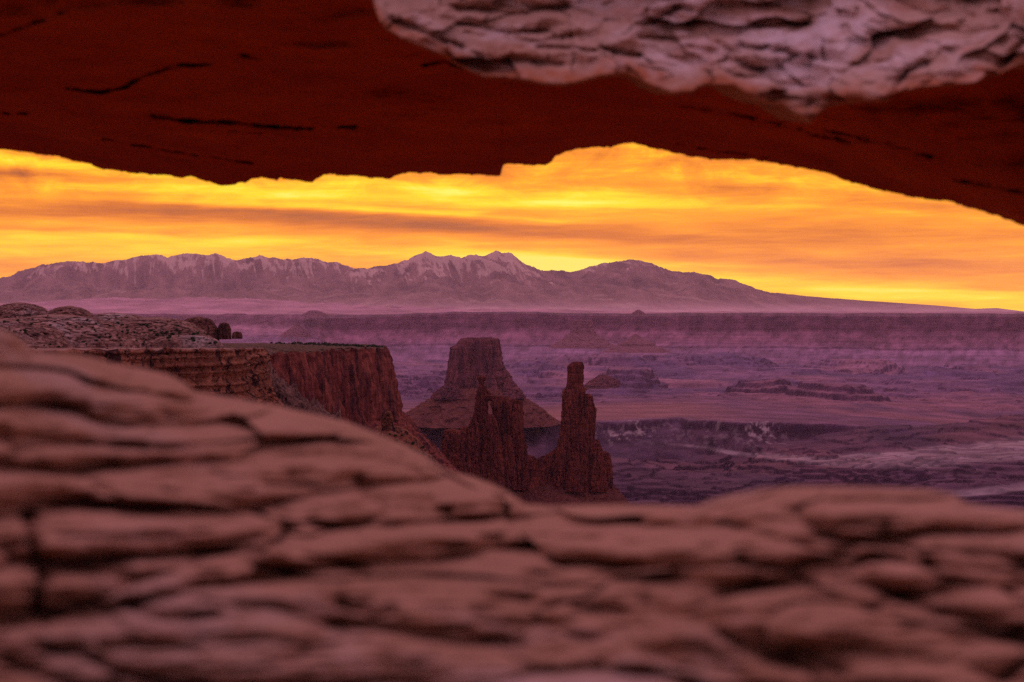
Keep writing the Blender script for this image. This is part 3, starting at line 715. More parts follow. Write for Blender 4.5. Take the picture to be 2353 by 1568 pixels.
NEAR = empty('sandstone_promontory', at(480, 960, 480))
tag(NEAR, 'banded orange sandstone cliff with dark varnish patches and a vertical crack', 'cliff')
neartop = mesa_loop('cliff_face', NEAR, M['wall'], [(130, 430), (300, 440), (420, 452), (545, 462), (556, 480), (560, 520), (600, 560), (609, 575), (606, 620), (500, 760), (150, 760), (-200, 600), (-200, 420)],
    lambda X, Y: np.interp(Y, [400, 450, 560, 760], [-8.6, -9.1, -11.3, -15.5]), [(0, 0), (0.4, 0.5), (1.6, 0.6), (1.8, 1.1), (6, 1.0), (11, 1.6), (12, 2.6), (14, 3.2), (40, 16), (330, 250)], 311, 9,
    n=1100, flute=0.10, topamp=0.35, capmat=M['slick'], strata=0.06)

# slickrock domes above the promontory
def hump(name, label, px, d, base_py, top_py, hw, seed, ratio=1.2, mat='slick', flute=0.12, strata=0.035, shape=2.2, cat='rock dome', parent=None, skew=0.0):
    lv = []
    for k in range(16):
        f = k / 15.0
        wdt = hw * (1 - (1 - f) ** shape) ** (1 / shape) if f > 0 else hw * 0.04
        c = px + skew * hw * (1 - f)
        lv.append((top_py + (base_py - top_py) * f, c - max(wdt, hw * 0.06), c + max(wdt, hw * 0.06)))
    if parent is None:
        t = empty(name, at(px, base_py, d)); tag(t, label, cat)
    loft('body', t, M[mat], lv, d, ratio, seed, flute=flute, strata=strata, sq=2.2, S=hw * d / F0 * 0.45, nv=150, nt=240, block=0.10, groove=0.9)
    return t
hump('slickrock_dome', 'rounded pale dome on the skyline at the far left edge', 45, 820, 770, 695, 85, 401)
hump('slickrock_dome', 'low dome with a dark cap, second on the left skyline', 158, 800, 775, 703, 70, 402)
hump('slickrock_dome', 'long pale sloping slickrock hump under the mountains', 285, 780, 800, 719, 120, 403, skew=-0.2)
hump('slickrock_dome', 'grey slickrock hump dotted with dark shrubs', 372, 690, 815, 729, 125, 404, skew=-0.1)
hump('slickrock_dome', 'broad ribbed slickrock slope rising over the orange cliff', 130, 560, 835, 722, 190, 405)
hump('slickrock_dome', 'low orange slickrock mound nearest the blurred ledge', 20, 520, 840, 732, 150, 406)
hump('slickrock_dome', 'pale rounded shelf lying along the cliff top', 425, 520, 808, 770, 85, 407, ratio=0.8, shape=2.8)
hump('rock_dome', 'dark domed sandstone knob standing on the mesa', 455, 900, 785, 728, 47, 411, mat='dome', shape=2.6)
hump('rock_dome', 'narrow split rock knob beside the dark dome', 515, 900, 780, 741, 16, 412, mat='dome', shape=3.0, flute=0.25)
hump('rock_dome', 'small low rock block right of the split knob', 545, 900, 779, 762, 12, 413, mat='dome', shape=3.2)
hump('rock_dome', 'stacked little pinnacle at the foot of the dark cliff', 890, 640, 1030, 943, 15, 414, mat='wall', shape=3.2, flute=0.3, strata=0.25)

def lower_slopes():
    # bouldery shelf stepping down between the two cliffs
    px = np.linspace(440, 860, 300); v = np.linspace(0, 1, 170)
    A, T = np.meshgrid(px, v, indexing='ij')
    top = interp(A, [(440, 838), (560, 842), (610, 850), (650, 870), (690, 905), (740, 935), (790, 975), (860, 1060)])
    d = 640 - 120 * T
    z = -(top - HOR) / F0 * 640 - terrace(T * 26 + 3.5 * fbm(A / 40, T * 4, 0, 5, 501, 0.6) + 10, 5.2, 0.66) + 10
    z = z + 1.1 * fbm(A / 9, T * 25, 0, 6, 502, 0.6) + 0.5 * np.tanh(5 * fbm(A / 7, T * 30, 0, 3, 503)) - 200 * sstep(0.8, 1, T)
    x = (A - W0 / 2) / F0 * 640
    o = grid_obj('rocky_shelf', np.stack([x, d, z], -1), M['rubble'], flip=True)
    tag(o, 'rubble covered shelf stepping down between the orange and dark cliffs', kind='structure')
    # dark broken ridge running down from the pinnacle
    px = np.linspace(860, 1040, 160); s = np.linspace(-1, 1, 90)
    A, Sg = np.meshgrid(px, s, indexing='ij')
    cr = interp(A, [(860, 985), (880, 975), (900, 975), (930, 985), (960, 1010), (990, 1045), (1040, 1110)])
    off = Sg * 30
    x = (A - W0 / 2) / F0 * 640
    z = -(cr - HOR) / F0 * 640 - terrace(np.abs(off) * 0.9 + 2.0 * fbm(x / 3, off / 3, 0, 4, 505) + 6, 2.0, 0.5) + 6 + 0.7 * fbm(x / 1.2, off / 1.2, 0, 4, 506)
    o2 = grid_obj('broken_ridge', np.stack([x, 640 - off, z], -1), M['wall'])
    tag(o2, 'dark broken rock ridge running down from the little pinnacle', 'rock ridge')
    # red slope at the base of the big cliff
    px = np.linspace(840, 1110, 160); v = np.linspace(0, 1, 90)
    A, T = np.meshgrid(px, v, indexing='ij')
    tp = interp(A, [(840, 945), (900, 955), (925, 982), (955, 1026), (985, 1072), (1015, 1130), (1110, 1260)])
    z = -(tp - HOR) / F0 * 1400 - T * 260 + 2.5 * fbm(A / 20, T * 6, 0, 5, 507)
    o3 = grid_obj('talus_slope', np.stack([(A - W0 / 2) / F0 * 1400, 1400 - 420 * T, z], -1), M['talus'], flip=True)
    tag(o3, 'red debris slope spreading from the foot of the tall dark cliff', kind='structure')
    return o
SHELF = lower_slopes()

# ------------------------------------------------------------------ scrub and boulders
def blob_mesh(name, kind, seed):
    rs = np.random.RandomState(seed)
    if kind == 'shrub':
        n = 150; V = []; Fc = []
        for i in range(n):
            v = rs.normal(size=3); v /= np.linalg.norm(v); r = rs.uniform(0.45, 1.0)
            c = v * r * np.array([0.55, 0.55, 0.42]) + np.array([0, 0, 0.38])
            c[2] = max(c[2], 0.02)
            a = rs.normal(size=3); a /= np.linalg.norm(a); b = np.cross(a, rs.normal(size=3)); b /= np.linalg.norm(b)
            sz = rs.uniform(0.07, 0.14); k = len(V)
            V += [c - a * sz - b * sz, c + a * sz - b * sz, c + a * sz + b * sz, c - a * sz + b * sz]; Fc.append([k, k + 1, k + 2, k + 3])
        return raw_mesh(name, V, Fc, M['leaf'], False)
    th = np.linspace(0, 2 * np.pi, 14, endpoint=False); ph = np.linspace(0.06, np.pi - 0.06, 9)
    T, Pn = np.meshgrid(th, ph, indexing='ij')
    X, Y, Z = np.cos(T) * np.sin(Pn), np.sin(T) * np.sin(Pn), np.cos(Pn)
    k = (np.abs(X) ** 4 + np.abs(Y) ** 4 + np.abs(Z) ** 4) ** (-0.25) * (1 + 0.35 * noise3(X * 1.3, Y * 1.3, Z * 1.3, seed))
    P = np.stack([X * k * 0.5, Y * k * 0.4, Z * k * 0.32 + 0.2], -1)
    return raw_mesh(name, P.reshape(-1, 3), grid_faces(14, 9, True), M['slick'] if kind == 'rock' else M['talus'], False)
def bvh_of(objs):
    V = []; Fc = []; off = 0
    for o in objs:
        me = o.data; v = np.empty(len(me.vertices) * 3, np.float32); me.vertices.foreach_get('co', v)
        v = v.reshape(-1, 3) + np.array(o.location) + (np.array(o.parent.location) if o.parent else 0)
        f = np.empty(len(me.loops), np.int32); me.loops.foreach_get('vertex_index', f)
        V.append(v); Fc.append(f.reshape(-1, 4) + off); off += len(v)
    V = np.concatenate(V); Fc = np.concatenate(Fc)
    return BVHTree.FromPolygons([tuple(map(float, a)) for a in V], [tuple(map(int, a)) for a in Fc])
def scatter(tree, meshes, name, label, cat, group, spots, size, seed):
    rs = random.Random(seed); k = 0
    for px, py in spots:
        dr = Vector(at(px, py, 1000.0)).normalized()
        hit, nrm, idx, dist = tree.ray_cast(Vector((0, 0, 0)), dr)
        if hit is None: continue
        o = bpy.data.objects.new(name, meshes[rs.randrange(len(meshes))]); COL.objects.link(o)
        s = rs.uniform(*size) * dist / F0
        o.location = hit - Vector((0, 0, 0.12 * s)); o.scale = (s, s, s * rs.uniform(0.7, 1.1)); o.rotation_euler = (0, 0, rs.uniform(0, 6.28))
        tag(o, label, cat, group); k += 1
    return k
shr = [blob_mesh('juniper_shrub', 'shrub', s) for s in (1, 2, 3)]
rck = [blob_mesh('boulder', 'rock', s) for s in (4, 5, 6)]
rct = [blob_mesh('boulder', 'talusrock', s) for s in (7, 8, 9)]
rs = random.Random(5)
mesa_parts = [o for o in SC.objects if o.parent and o.parent.name.split('.')[0] in ('slickrock_dome', 'sandstone_promontory', 'rock_dome') and o.type == 'MESH']
tree = bvh_of(mesa_parts)
sp = []
while len(sp) < 105:
    c = rs.choice([(330, 770, 60, 22), (410, 772, 60, 14), (130, 770, 110, 25), (300, 760, 90, 20), (60, 745, 50, 18), (440, 775, 60, 10)])
    x_, y_ = rs.gauss(c[0], c[2]), rs.gauss(c[1], c[3])
    if 0 < x_ < 590 and y_ < 812: sp.append((x_, y_))
scatter(tree, shr, 'juniper_shrub', 'small dark juniper shrub growing on the pale slickrock mesa', 'shrub', 'shrubs on the slickrock domes', sp, (3.5, 8), 11)
tree = bvh_of([bigtop])
sp = [(x_, interp(x_, [(540, 783), (640, 790), (885, 799.5)]) - rs.uniform(-1, 6) * (0.4 + 0.6 * (885 - x_) / 345)) for x_ in [rs.uniform(545, 886) for _ in range(175)]]
scatter(tree, shr, 'juniper_shrub', 'tiny dark shrub on the flat top of the tall dark cliff', 'shrub', 'shrubs along the flat cliff top', sp, (4, 7.5), 12)
tree = bvh_of([o for o in SC.objects if o.name.startswith('broken_ridge')])
sp = [(rs.uniform(885, 1010), rs.uniform(965, 1060)) for _ in range(70)]
scatter(tree, shr, 'juniper_shrub', 'dark shrub on the broken ridge below the tall dark cliff', 'shrub', 'shrubs on the broken ridge', sp[:40], (4, 9), 15)
scatter(tree, rck, 'boulder', 'rock block lying on the broken ridge below the tall dark cliff', 'boulder', 'boulders on the broken ridge', sp[40:], (5, 11), 16)
tree = bvh_of([SHELF])
sp = [(rs.uniform(560, 700), rs.uniform(850, 935)) for _ in range(60)]
scatter(tree, rck, 'boulder', 'pale block fallen onto the shelf between the two cliffs', 'boulder', 'boulders on the rubble shelf', sp, (4, 9), 13)
tree = bvh_of([TAL])
sp = [(rs.uniform(1180, 1430), rs.uniform(1118, 1172)) for _ in range(110)]
scatter(tree, rct, 'boulder', 'small reddish boulder on the debris slope under the spires', 'boulder', 'boulders on the debris slope', sp, (2.5, 7), 14)

# ------------------------------------------------------------------ the near ledge
def seg_field(px, py, cracks, up=2.6, dn=0.7, seed=900):
    """the drawn joints: the bed above curves in over each joint, the bed below starts sharply"""
    out = np.zeros_like(px); lip = np.zeros_like(px)
    am = 0.9 + 0.7 * fbm(px / 160, py / 90, 0, 2, seed)
    for pts, w, a in cracks:
        best = np.full(px.shape, 1e9); side = np.zeros_like(px)
        m = (px > min(p[0] for p in pts) - 14 * w) & (px < max(p[0] for p in pts) + 14 * w) & (py > min(p[1] for p in pts) - 14 * w) & (py < max(p[1] for p in pts) + 14 * w)
        if not m.any(): continue
        X, Y = px[m], py[m]; bb = np.full(X.shape, 1e9); ss = np.zeros_like(X)
        for (x0, y0), (x1, y1) in zip(pts[:-1], pts[1:]):
            dx, dy = x1 - x0, y1 - y0; L = dx * dx + dy * dy
            t_ = np.clip(((X - x0) * dx + (Y - y0) * dy) / L, 0, 1)
            ddx, ddy = X - x0 - t_ * dx, Y - y0 - t_ * dy
            q = np.hypot(ddx, ddy)
            ss = np.where(q < bb, np.sign(ddy), ss); bb = np.minimum(bb, q)
        ww = np.where(ss < 0, w * up, w * dn)
        v = a * np.exp(-(bb / ww) ** 1.6) * np.clip(am[m], 0.15, 1.5)
        out[m] = np.maximum(out[m], v)
    return out, lip
LEDGE_CRACKS = [
    ([(0, 1005), (80, 1010), (200, 1020), (330, 1030)], 9, 0.9),
    ([(220, 905), (330, 895), (430, 885)], 10, 1.0), ([(300, 870), (420, 868)], 6, 0.6),
    ([(380, 955), (480, 950), (520, 935)], 7, 0.6),
    ([(0, 1085), (150, 1090), (330, 1070), (500, 1060), (620, 1055), (760, 1050), (900, 1065), (960, 1085)], 8, 0.9),
    ([(600, 1110), (700, 1115), (820, 1105)], 8, 0.8), ([(20, 1170), (120, 1160), (260, 1165)], 9, 0.9),
    ([(280, 1180), (480, 1195), (620, 1190)], 9, 0.8), ([(640, 1180), (700, 1195), (820, 1215), (900, 1170), (990, 1165)], 9, 1.0),
    ([(840, 1150), (960, 1180), (1030, 1175)], 8, 1.0), ([(1020, 1175), (1100, 1160), (1180, 1163)], 9, 0.7),
    ([(70, 1300), (200, 1310), (320, 1335), (430, 1300), (520, 1262), (640, 1215)], 11, 1.1),
    ([(320, 1335), (260, 1365), (160, 1395), (100, 1430)], 10, 1.0), ([(55, 1190), (70, 1260), (95, 1340), (90, 1420), (0, 1440)], 9, 1.0),
    ([(0, 1250), (60, 1250)], 8, 0.7), ([(290, 1395), (360, 1425), (430, 1430), (490, 1420)], 7, 0.7),
    ([(110, 1500), (190, 1500), (240, 1535), (330, 1560), (460, 1585)], 9, 0.9), ([(240, 1490), (360, 1490), (450, 1495)], 7, 0.6),
    ([(560, 1225), (680, 1270), (760, 1290), (840, 1330)], 7, 0.6), ([(560, 1290), (660, 1320)], 7, 0.6), ([(780, 1390), (860, 1420), (900, 1410)], 8, 0.8),
    ([(760, 1440), (900, 1450), (1050, 1480), (1200, 1485)], 9, 0.9), ([(1100, 1430), (1260, 1440), (1420, 1500)], 9, 0.9),
    ([(1030, 1215), (1150, 1200), (1210, 1205)], 7, 0.7), ([(1240, 1235), (1380, 1240), (1480, 1255)], 8, 0.7),
    ([(1230, 1320), (1340, 1320), (1440, 1330)], 7, 0.7), ([(1140, 1370), (1260, 1395), (1430, 1410)], 9, 0.9),
    ([(1280, 1500), (1440, 1480), (1560, 1530), (1700, 1560), (1830, 1620)], 11, 0.9),
    ([(1370, 1530), (1450, 1478), (1560, 1415), (1700, 1360), (1780, 1340)], 8, 0.8),
    ([(1490, 1400), (1620, 1440), (1760, 1510), (1860, 1540), (1920, 1620)], 11, 1.0),
    ([(1690, 1210), (1800, 1190), (1900, 1215), (2030, 1215)], 9, 0.8), ([(1700, 1235), (1620, 1260)], 7, 0.6),
    ([(1700, 1290), (1850, 1325), (1960, 1310), (2010, 1280), (2140, 1300)], 9, 0.9), ([(1880, 1235), (2050, 1260), (2180, 1265), (2353, 1290)], 9, 1.0),
    ([(1740, 1345), (1900, 1330), (2020, 1355), (2120, 1400), (2240, 1430), (2353, 1440)], 11, 1.1),
    ([(2110, 1400), (2230, 1440), (2353, 1480)], 9, 0.8), ([(2300, 1568), (2353, 1530)], 9, 0.8), ([(0, 790), (50, 800)], 9, 1.0),
]
def ledge():
    px = np.concatenate([np.linspace(-7500, -440, 260), np.linspace(-420, 2780, 1300), np.linspace(2800, 8000, 240)]); v = np.linspace(0, 1, 640)
    A, T = np.meshgrid(px, v, indexing='ij')
    sil = interp(px, [(-7500, 300), (-2600, 560), (-1200, 640), (-420, 700), (-120, 735), (0, 755), (35, 768), (55, 790), (75, 808), (110, 810), (160, 811), (215, 822), (260, 836), (330, 848), (390, 862), (425, 880), (445, 900), (500, 908), (580, 922), (650, 936), (705, 948), (800, 970),
                      (870, 998), (930, 1022), (975, 1045), (1005, 1068), (1030, 1082), (1080, 1095), (1130, 1112), (1170, 1132), (1205, 1158), (1260, 1163), (1400, 1160), (1500, 1160), (1600, 1164), (1630, 1150), (1690, 1135),
                      (1760, 1122), (1850, 1117), (2000, 1120), (2130, 1125), (2190, 1135), (2215, 1155), (2260, 1163), (2353, 1172), (2500, 1180), (2780, 1170), (3300, 1120), (4200, 1000), (5200, 900)])
    sil = sil + 1.5 * fbm(px / 60, 0 * px, 0, 3, 601)
    S_ = sil[:, None]
    py = S_ + (1760 - S_) * T
    ds = interp(px, [(-2600, 1.8), (-420, 1.9), (0, 2.0), (60, 2.1), (200, 2.25), (430, 2.35), (700, 2.5), (1000, 2.6), (1200, 2.4), (1500, 2.2), (1640, 2.0), (1900, 1.85), (2200, 1.85), (2353, 1.9), (2780, 1.9)])[:, None]
    db = 1.25
    def base(row):
        t_ = np.clip((row - S_) / (1760 - S_), 0, 1.05)
        return 1.0 / (1.0 / ds + (1.0 / db - 1.0 / ds) * t_ ** 0.9)
    # beds lie nearly flat and pinch out sideways; each has a rounded front and a tread running back to the next
    wu = fbm(A / 500, py / 160, 0, 2, 611); wv = fbm(A / 700, py / 260, 3, 2, 612)
    sc = 1.0 + 0.9 * sstep(1000, 1568, py)
    low = sstep(1180, 1480, py)                                  # the floor of the ledge is smoother
    f1, f2, cid = voronoi2((A - 1176) / 640 + 0.7 * wu, (py / 150 - (A - 1176) * 0.0004) + 0.8 * wv, 621)
    e = np.clip((f2 - f1) / 0.22, 0, 1); pil = np.sin(e * np.pi / 2)
    def beds(hp, off, seed, amp):
        h_ = hp * sc
        bed = py / h_ - (A - 1176) * 0.0009 * 60 / hp + amp * wv * 60 / hp * 0.8 + off
        bed = bed + 0.16 * fbm(A / 190, py / 90, 0, 3, seed)
        fr = bed - np.floor(bed); up = 1 - fr
        rnd = ((_h(np.floor(bed).astype(np.int64).astype(np.uint32), np.uint32(seed), np.uint32(1), seed).astype(np.float64)) % 1000) / 1000
        return h_, fr, up, rnd
    h1, fr, up, rnd = beds(88, 0.9 * cid, 651, 1.9)
    lo = base(py + fr * 0 + (1 - fr) * h1); hi = base(py - fr * h1)
    g = (0.18 + 0.3 * low) * up + (0.82 - 0.3 * low) * up ** 3.2
    d1 = lo + (hi - lo) * g + 0.030 * np.exp(-(up / 0.17) ** 2) * (0.1 + 1.0 * rnd) * (0.4 + 0.8 * sstep(-0.2, 0.2, fbm(A / 240, py / 200, 0, 2, 656))) * (1 - 0.75 * low) - 0.05 * np.sin(np.pi * np.clip(up, 0, 1))
    h2, fr2, up2, rnd2 = beds(34, 0.9 * cid + 0.3, 652, 1.1)
    k2 = (0.8 - 0.60 * low) * sstep(-0.15, 0.35, fbm(A / 300, py / 60, 0, 3, 655))
    d2 = k2 * (0.030 * np.exp(-(up2 / 0.2) ** 2) + 0.035 * (up2 ** 2.5 - 0.3))
    crk, lip = seg_field(A + 10 * fbm(A / 60, py / 30, 2, 3, 633), py + 9 * fbm(A / 110, py / 60, 0, 3, 631), LEDGE_CRACKS, 3.0, 1.1)
    soft = fbm(A / 300, py / 80, 0, 3, 641); sm = fbm(A / 120, py / 26, 0, 4, 642)
    fall = sstep(0, 0.05, T)
    dd = base(py) * (1 - fall) + fall * (d1 + d2 + 0.025 * (1 - pil) + 0.090 * crk * (1 - 0.2 * low) - 0.06 * soft - (0.022 - 0.008 * low) * sm - 0.009 * fbm(A / 70, py / 9, 0, 4, 643) + 0.020 * fbm(A / 230, py / 14, 0, 3, 644))
    P = PX(A, py, dd)
    # the far side drops away behind the rim
    nb = 26
    back = []
    P0 = P[:, 0]
    for q in np.linspace(1, 0.04, nb):
        p = P0.copy(); p[:, 1] += 1.5 * q; p[:, 0] *= (1 + 0.3 * q); p[:, 2] -= 0.9 * q ** 1.6 + 0.05 * q; back.append(p)
    P = np.concatenate([np.stack(back, 1), P], 1)
    o = grid_obj('rock_ledge', P, M['ledge'], flip=True)
    tag(o, 'rounded layered red sandstone ledge filling the bottom of the view', 'rock ledge')
    return o
ledge()

# ------------------------------------------------------------------ the near arch
ARCH_EDGE = [(-4200, 3200), (-3600, 2200), (-3000, 900), (-2200, 430), (-1300, 290), (-500, 300), (0, 343), (60, 350), (105, 355), (150, 362), (165, 370), (205, 376), (235, 388), (280, 394), (340, 400), (385, 403), (420, 408), (432, 404), (460, 411), (495, 423), (520, 427), (540, 425), (548, 420),
    (565, 419), (578, 409), (600, 408), (620, 412), (636, 414), (642, 409), (670, 412), (700, 418), (718, 420), (728, 410), (745, 400), (800, 403), (860, 409), (895, 410), (920, 400), (940, 397), (970, 398), (990, 397), (1000, 400),
    (1060, 401), (1110, 402), (1150, 403), (1153, 390), (1157, 377), (1200, 378), (1255, 380), (1268, 372), (1275, 360), (1300, 347), (1350, 339), (1405, 338), (1435, 330), (1455, 328), (1475, 334), (1520, 344), (1580, 358), (1650, 368),
    (1700, 366), (1730, 367), (1790, 377), (1850, 388), (1900, 398), (1960, 420), (2050, 443), (2110, 455), (2180, 462), (2230, 478), (2290, 495), (2330, 510), (2353, 518), (2420, 548), (2520, 600), (2700, 720), (2900, 900), (3200, 1300), (3600, 2000), (4200, 3200), (5400, 3300)]
FACE_EDGE = [(780, -120), (850, -20), (862, 25), (872, 52), (890, 72), (925, 92), (955, 105), (1000, 122), (1030, 135), (1050, 152), (1080, 166), (1110, 180), (1160, 182), (1210, 188), (1260, 197), (1300, 198), (1340, 190), (1380, 178), (1440, 172),
    (1465, 182), (1500, 202), (1545, 218), (1590, 214), (1620, 198), (1690, 200), (1715, 220), (1760, 238), (1800, 245), (1835, 268), (1862, 284), (1890, 256), (1920, 242), (1980, 236), (2040, 234), (2055, 218), (2110, 206), (2180, 200), (2240, 196),
    (2262, 180), (2300, 172), (2353, 150), (2500, 160), (2900, 260), (3300, 520), (3700, 1300), (4200, 2700), (5400, 2900)]
ARCH_CRACKS = [([(160, 205), (240, 212), (290, 200), (330, 175), (380, 160), (420, 150), (480, 148)], 4, 0.8), ([(350, 268), (430, 278), (520, 282), (640, 292), (715, 297)], 3.5, 1.0), ([(560, 128), (600, 136)], 4, 0.6),
    ([(-40, 258), (60, 260)], 4, 0.9), ([(240, 320), (380, 345), (480, 360), (580, 375)], 3, 0.5), ([(745, 292), (815, 292)], 3, 0.5), ([(1560, 330), (1640, 345), (1760, 362)], 4, 0.5), ([(1900, 300), (2040, 330), (2140, 360)], 5, 0.6),
    ([(2200, 415), (2280, 428), (2353, 440)], 5, 0.7), ([(530, 300), (600, 306)], 3, 0.4), ([(1560, 240), (1700, 262), (1850, 300), (1960, 330)], 7, 0.6), ([(975, 150), (1020, 140), (1060, 156)], 4, 0.6), ([(0, 80), (60, 60), (140, 30)], 6, 0.5)]
FACE_CRACKS = [([(1000, 40), (1090, 60), (1180, 78), (1260, 72)], 7, 0.8), ([(1170, 90), (1240, 98), (1330, 84), (1400, 120), (1470, 130)], 6, 0.8), ([(1240, 110), (1370, 116)], 5, 0.6), ([(1470, 88), (1560, 92), (1620, 80), (1680, 120)], 6, 0.7),
    ([(1700, 110), (1790, 118), (1830, 130)], 6, 0.8), ([(2040, 235), (2060, 200), (2085, 165), (2130, 150)], 6, 0.9), ([(1640, 40), (1760, 60), (1860, 50)], 6, 0.5), ([(1860, 130), (1960, 150), (2040, 140)], 6, 0.6), ([(900, 50), (960, 70), (1060, 110)], 6, 0.8),
    ([(2353, 100), (2310, 150), (2280, 180)], 7, 0.9), ([(1050, 20), (1180, 30), (1300, 20)], 6, 0.7), ([(1540, 130), (1600, 150), (1680, 140), (1750, 160)], 6, 0.5), ([(1400, 40), (1480, 60), (1560, 20)], 6, 0.6), ([(1100, 130), (1200, 140), (1290, 150)], 6, 0.5)]
def arch():
    t = empty('stone_arch', (0.0, 5.5, 0.4))
    tag(t, 'massive red sandstone arch spanning the whole top of the view', 'rock arch')
    px = np.concatenate([np.linspace(-4200, -510, 260), np.linspace(-500, 2900, 1500), np.linspace(2915, 5400, 200)])
    ed = interp(px, ARCH_EDGE) + 1.2 * fbm(px / 14, 0 * px, 0, 4, 701) - 2.2 * terrace(1.5 * fbm(px / 40, 0 * px, 0, 3, 703) + 4, 1.0, 0.9) + 8.8
    DF = interp(px, [(-500, 8.4), (0, 8.4), (1200, 8.0), (1800, 7.2), (2353, 6.0), (2900, 4.8)])
    DN = interp(px, [(-500, 4.4), (0, 4.4), (900, 4.3), (2353, 3.9), (2900, 3.6)])
    v = np.linspace(0, 1, 330)
    A, T = np.meshgrid(px, v, indexing='ij')
    TOPY = -160.0
    py = ed[:, None] + (TOPY - ed[:, None]) * T
    base = DF[:, None] + (DN - DF)[:, None] * T ** 0.9
    crk, lip = seg_field(A + 8 * fbm(A / 40, py / 14, 1, 3, 707), py + 4 * fbm(A / 45, py / 16, 0, 4, 708), ARCH_CRACKS, 1.6, 0.8, 905)
    crk = crk * (0.35 + 0.8 * sstep(-0.2, 0.25, fbm(A / 50, py / 20, 0, 4, 709)))
    s1 = fbm(A / 420, py / 130, 0, 3, 711); s2 = fbm(A / 110, py / 12, 0, 5, 712)
    ledg = terrace(py * 0.012 + 1.2 * fbm(A / 380, py / 200, 0, 4, 713) + 9, 1.0, 0.80)
    ker = np.hanning(201); ker /= ker.sum(); eds = np.convolve(np.pad(ed, 100, mode='edge'), ker, 'valid')
    TS = np.clip((eds[:, None] - py) / (eds[:, None] - TOPY), -0.05, 1)
    base = DF[:, None] + (DN - DF)[:, None] * np.clip(TS + 0.05, 0, 1) ** 0.5
    dd = base + sstep(-0.03, 0.04, TS) * (0.30 * s1 + 0.12 * fbm(A / 800, py / 220, 0, 3, 719) + 0.018 * s2 + 0.16 * (ledg - (py * 0.012 + 9)) * 0.10 + 0.14 * crk - 0.05 * ridged(A / 420, py / 90 + A / 1500, 0, 4, 717) + 0.012 * fbm(A / 40, py / 5, 0, 4, 718))
    # round the far lip a little
    P = PX(A, py, dd)
    rim = P[:, 0].copy(); near = P[:, -1].copy()
    # close the body: crown of the arch and its far side
    top = []
    for q in np.linspace(0.02, 1, 30):
        p = near.copy(); p[:, 2] += 0.9 * q; p[:, 1] += 0.35 * q + 0.06 * fbm(px / 90, q * 5 + 0 * px, 0, 4, 721); top.append(p)
    crown0 = top[-1].copy(); fard = rim.copy(); fard[:, 2] = np.maximum(fard[:, 2] + 0.9, crown0[:, 2] - 0.2); fard[:, 1] += 0.15
    for q in np.linspace(0.04, 1, 30):
        p = crown0 * (1 - q) + fard * q; p[:, 2] += 0.25 * math.sin(math.pi * q); top.append(p)
    for q in np.linspace(0.05, 0.96, 24):
        p = fard * (1 - q) + rim * q; p[:, 1] += 0.10 * math.sin(math.pi * q); top.append(p)
    P = np.concatenate([P, np.stack(top, 1)], 1)
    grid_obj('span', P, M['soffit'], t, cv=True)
    # weathered west face hanging in front of the span
    px = np.concatenate([np.linspace(790, 2900, 1500), np.linspace(2915, 5400, 200)])
    ed = interp(px, FACE_EDGE) + 4.5 * fbm(px / 30, 0 * px, 0, 5, 731, 0.6)
    v = np.linspace(0, 1, 420); A, T = np.meshgrid(px, v, indexing='ij')
    py = ed[:, None] + (-420 - ed[:, None]) * T ** 1.1
    base0 = interp(px, [(790, 4.15), (1200, 3.95), (1900, 3.65), (2353, 3.5), (2900, 3.4)])[:, None]
    run = 0.0016 * (ed[:, None] - py)
    wu = fbm(A / 260, py / 140, 0, 3, 741); wv = fbm(A / 260, py / 130, 4, 3, 742)
    def slabs(sx, sy, seed, lean):
        """flat fracture planes, each with its own tilt"""
        u = A / sx + 0.9 * wu + lean * py / sy; w_ = py / sy + 0.9 * wv - A / 900
        f1, f2, cid = voronoi2(u, w_, seed)
        t1 = np.sin(cid * 91.7) ; t2 = np.cos(cid * 57.3)
        e_ = np.clip((f2 - f1) / 0.16, 0, 1)
        return cid - 0.5, (t1 * (u - np.floor(u)) + 0), t1 * noise3(u * 0.9, w_ * 0.3, 0.0, seed + 1) + t2 * noise3(u * 0.3, w_ * 0.9, 3.0, seed + 2), e_
    c1, _, p1, e1 = slabs(190, 74, 751, 0.35)
    c2, _, p2, e2 = slabs(70, 30, 752, -0.2)
    crk, lip = seg_field(A, py + 8 * fbm(A / 40, py / 30, 0, 3, 755), FACE_CRACKS, 1.8, 0.8, 901)
    rough = fbm(A / 75, py / 32, 0, 4, 757)
    body = 0.080 * c1 + 0.13 * p1 + 0.010 * c2 + 0.028 * p2 + 0.006 * (1 - e1) - 0.035 * rough + 0.075 * crk - 0.10 * fbm(A / 300, py / 110, 0, 2, 761) - 0.006 * fbm(A / 22, py / 9, 0, 3, 762)
    lipin = 0.35 * (1 - sstep(0, 0.02, T)) ** 2                       # the lower lip curls back to the span
    # left end feathers back into the span
    endin = 0.9 * sstep(900, 790, A) ** 2
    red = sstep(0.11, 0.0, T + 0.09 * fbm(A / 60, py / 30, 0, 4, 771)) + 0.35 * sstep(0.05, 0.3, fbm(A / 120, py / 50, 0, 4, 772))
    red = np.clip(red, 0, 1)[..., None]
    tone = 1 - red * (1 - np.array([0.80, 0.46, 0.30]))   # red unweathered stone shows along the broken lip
    dd = base0 + run + body + lipin + endin
    P = PX(A, py, dd)
    # roof of the slab
    near = P[:, -1]; extra = []
    for q in np.linspace(0.05, 1, 16):
        p = near.copy(); p[:, 1] += 1.2 * q; p[:, 2] += 0.25 * math.sin(q * 1.6); extra.append(p)
    low = P[:, 0]; first = []
    for q in np.linspace(1, 0.08, 10):
        p = low.copy(); p[:, 1] += 0.45 * q; p[:, 2] += 0.05 * q; first.append(p)
    P = np.concatenate([np.stack(first, 1), P, np.stack(extra, 1)], 1)
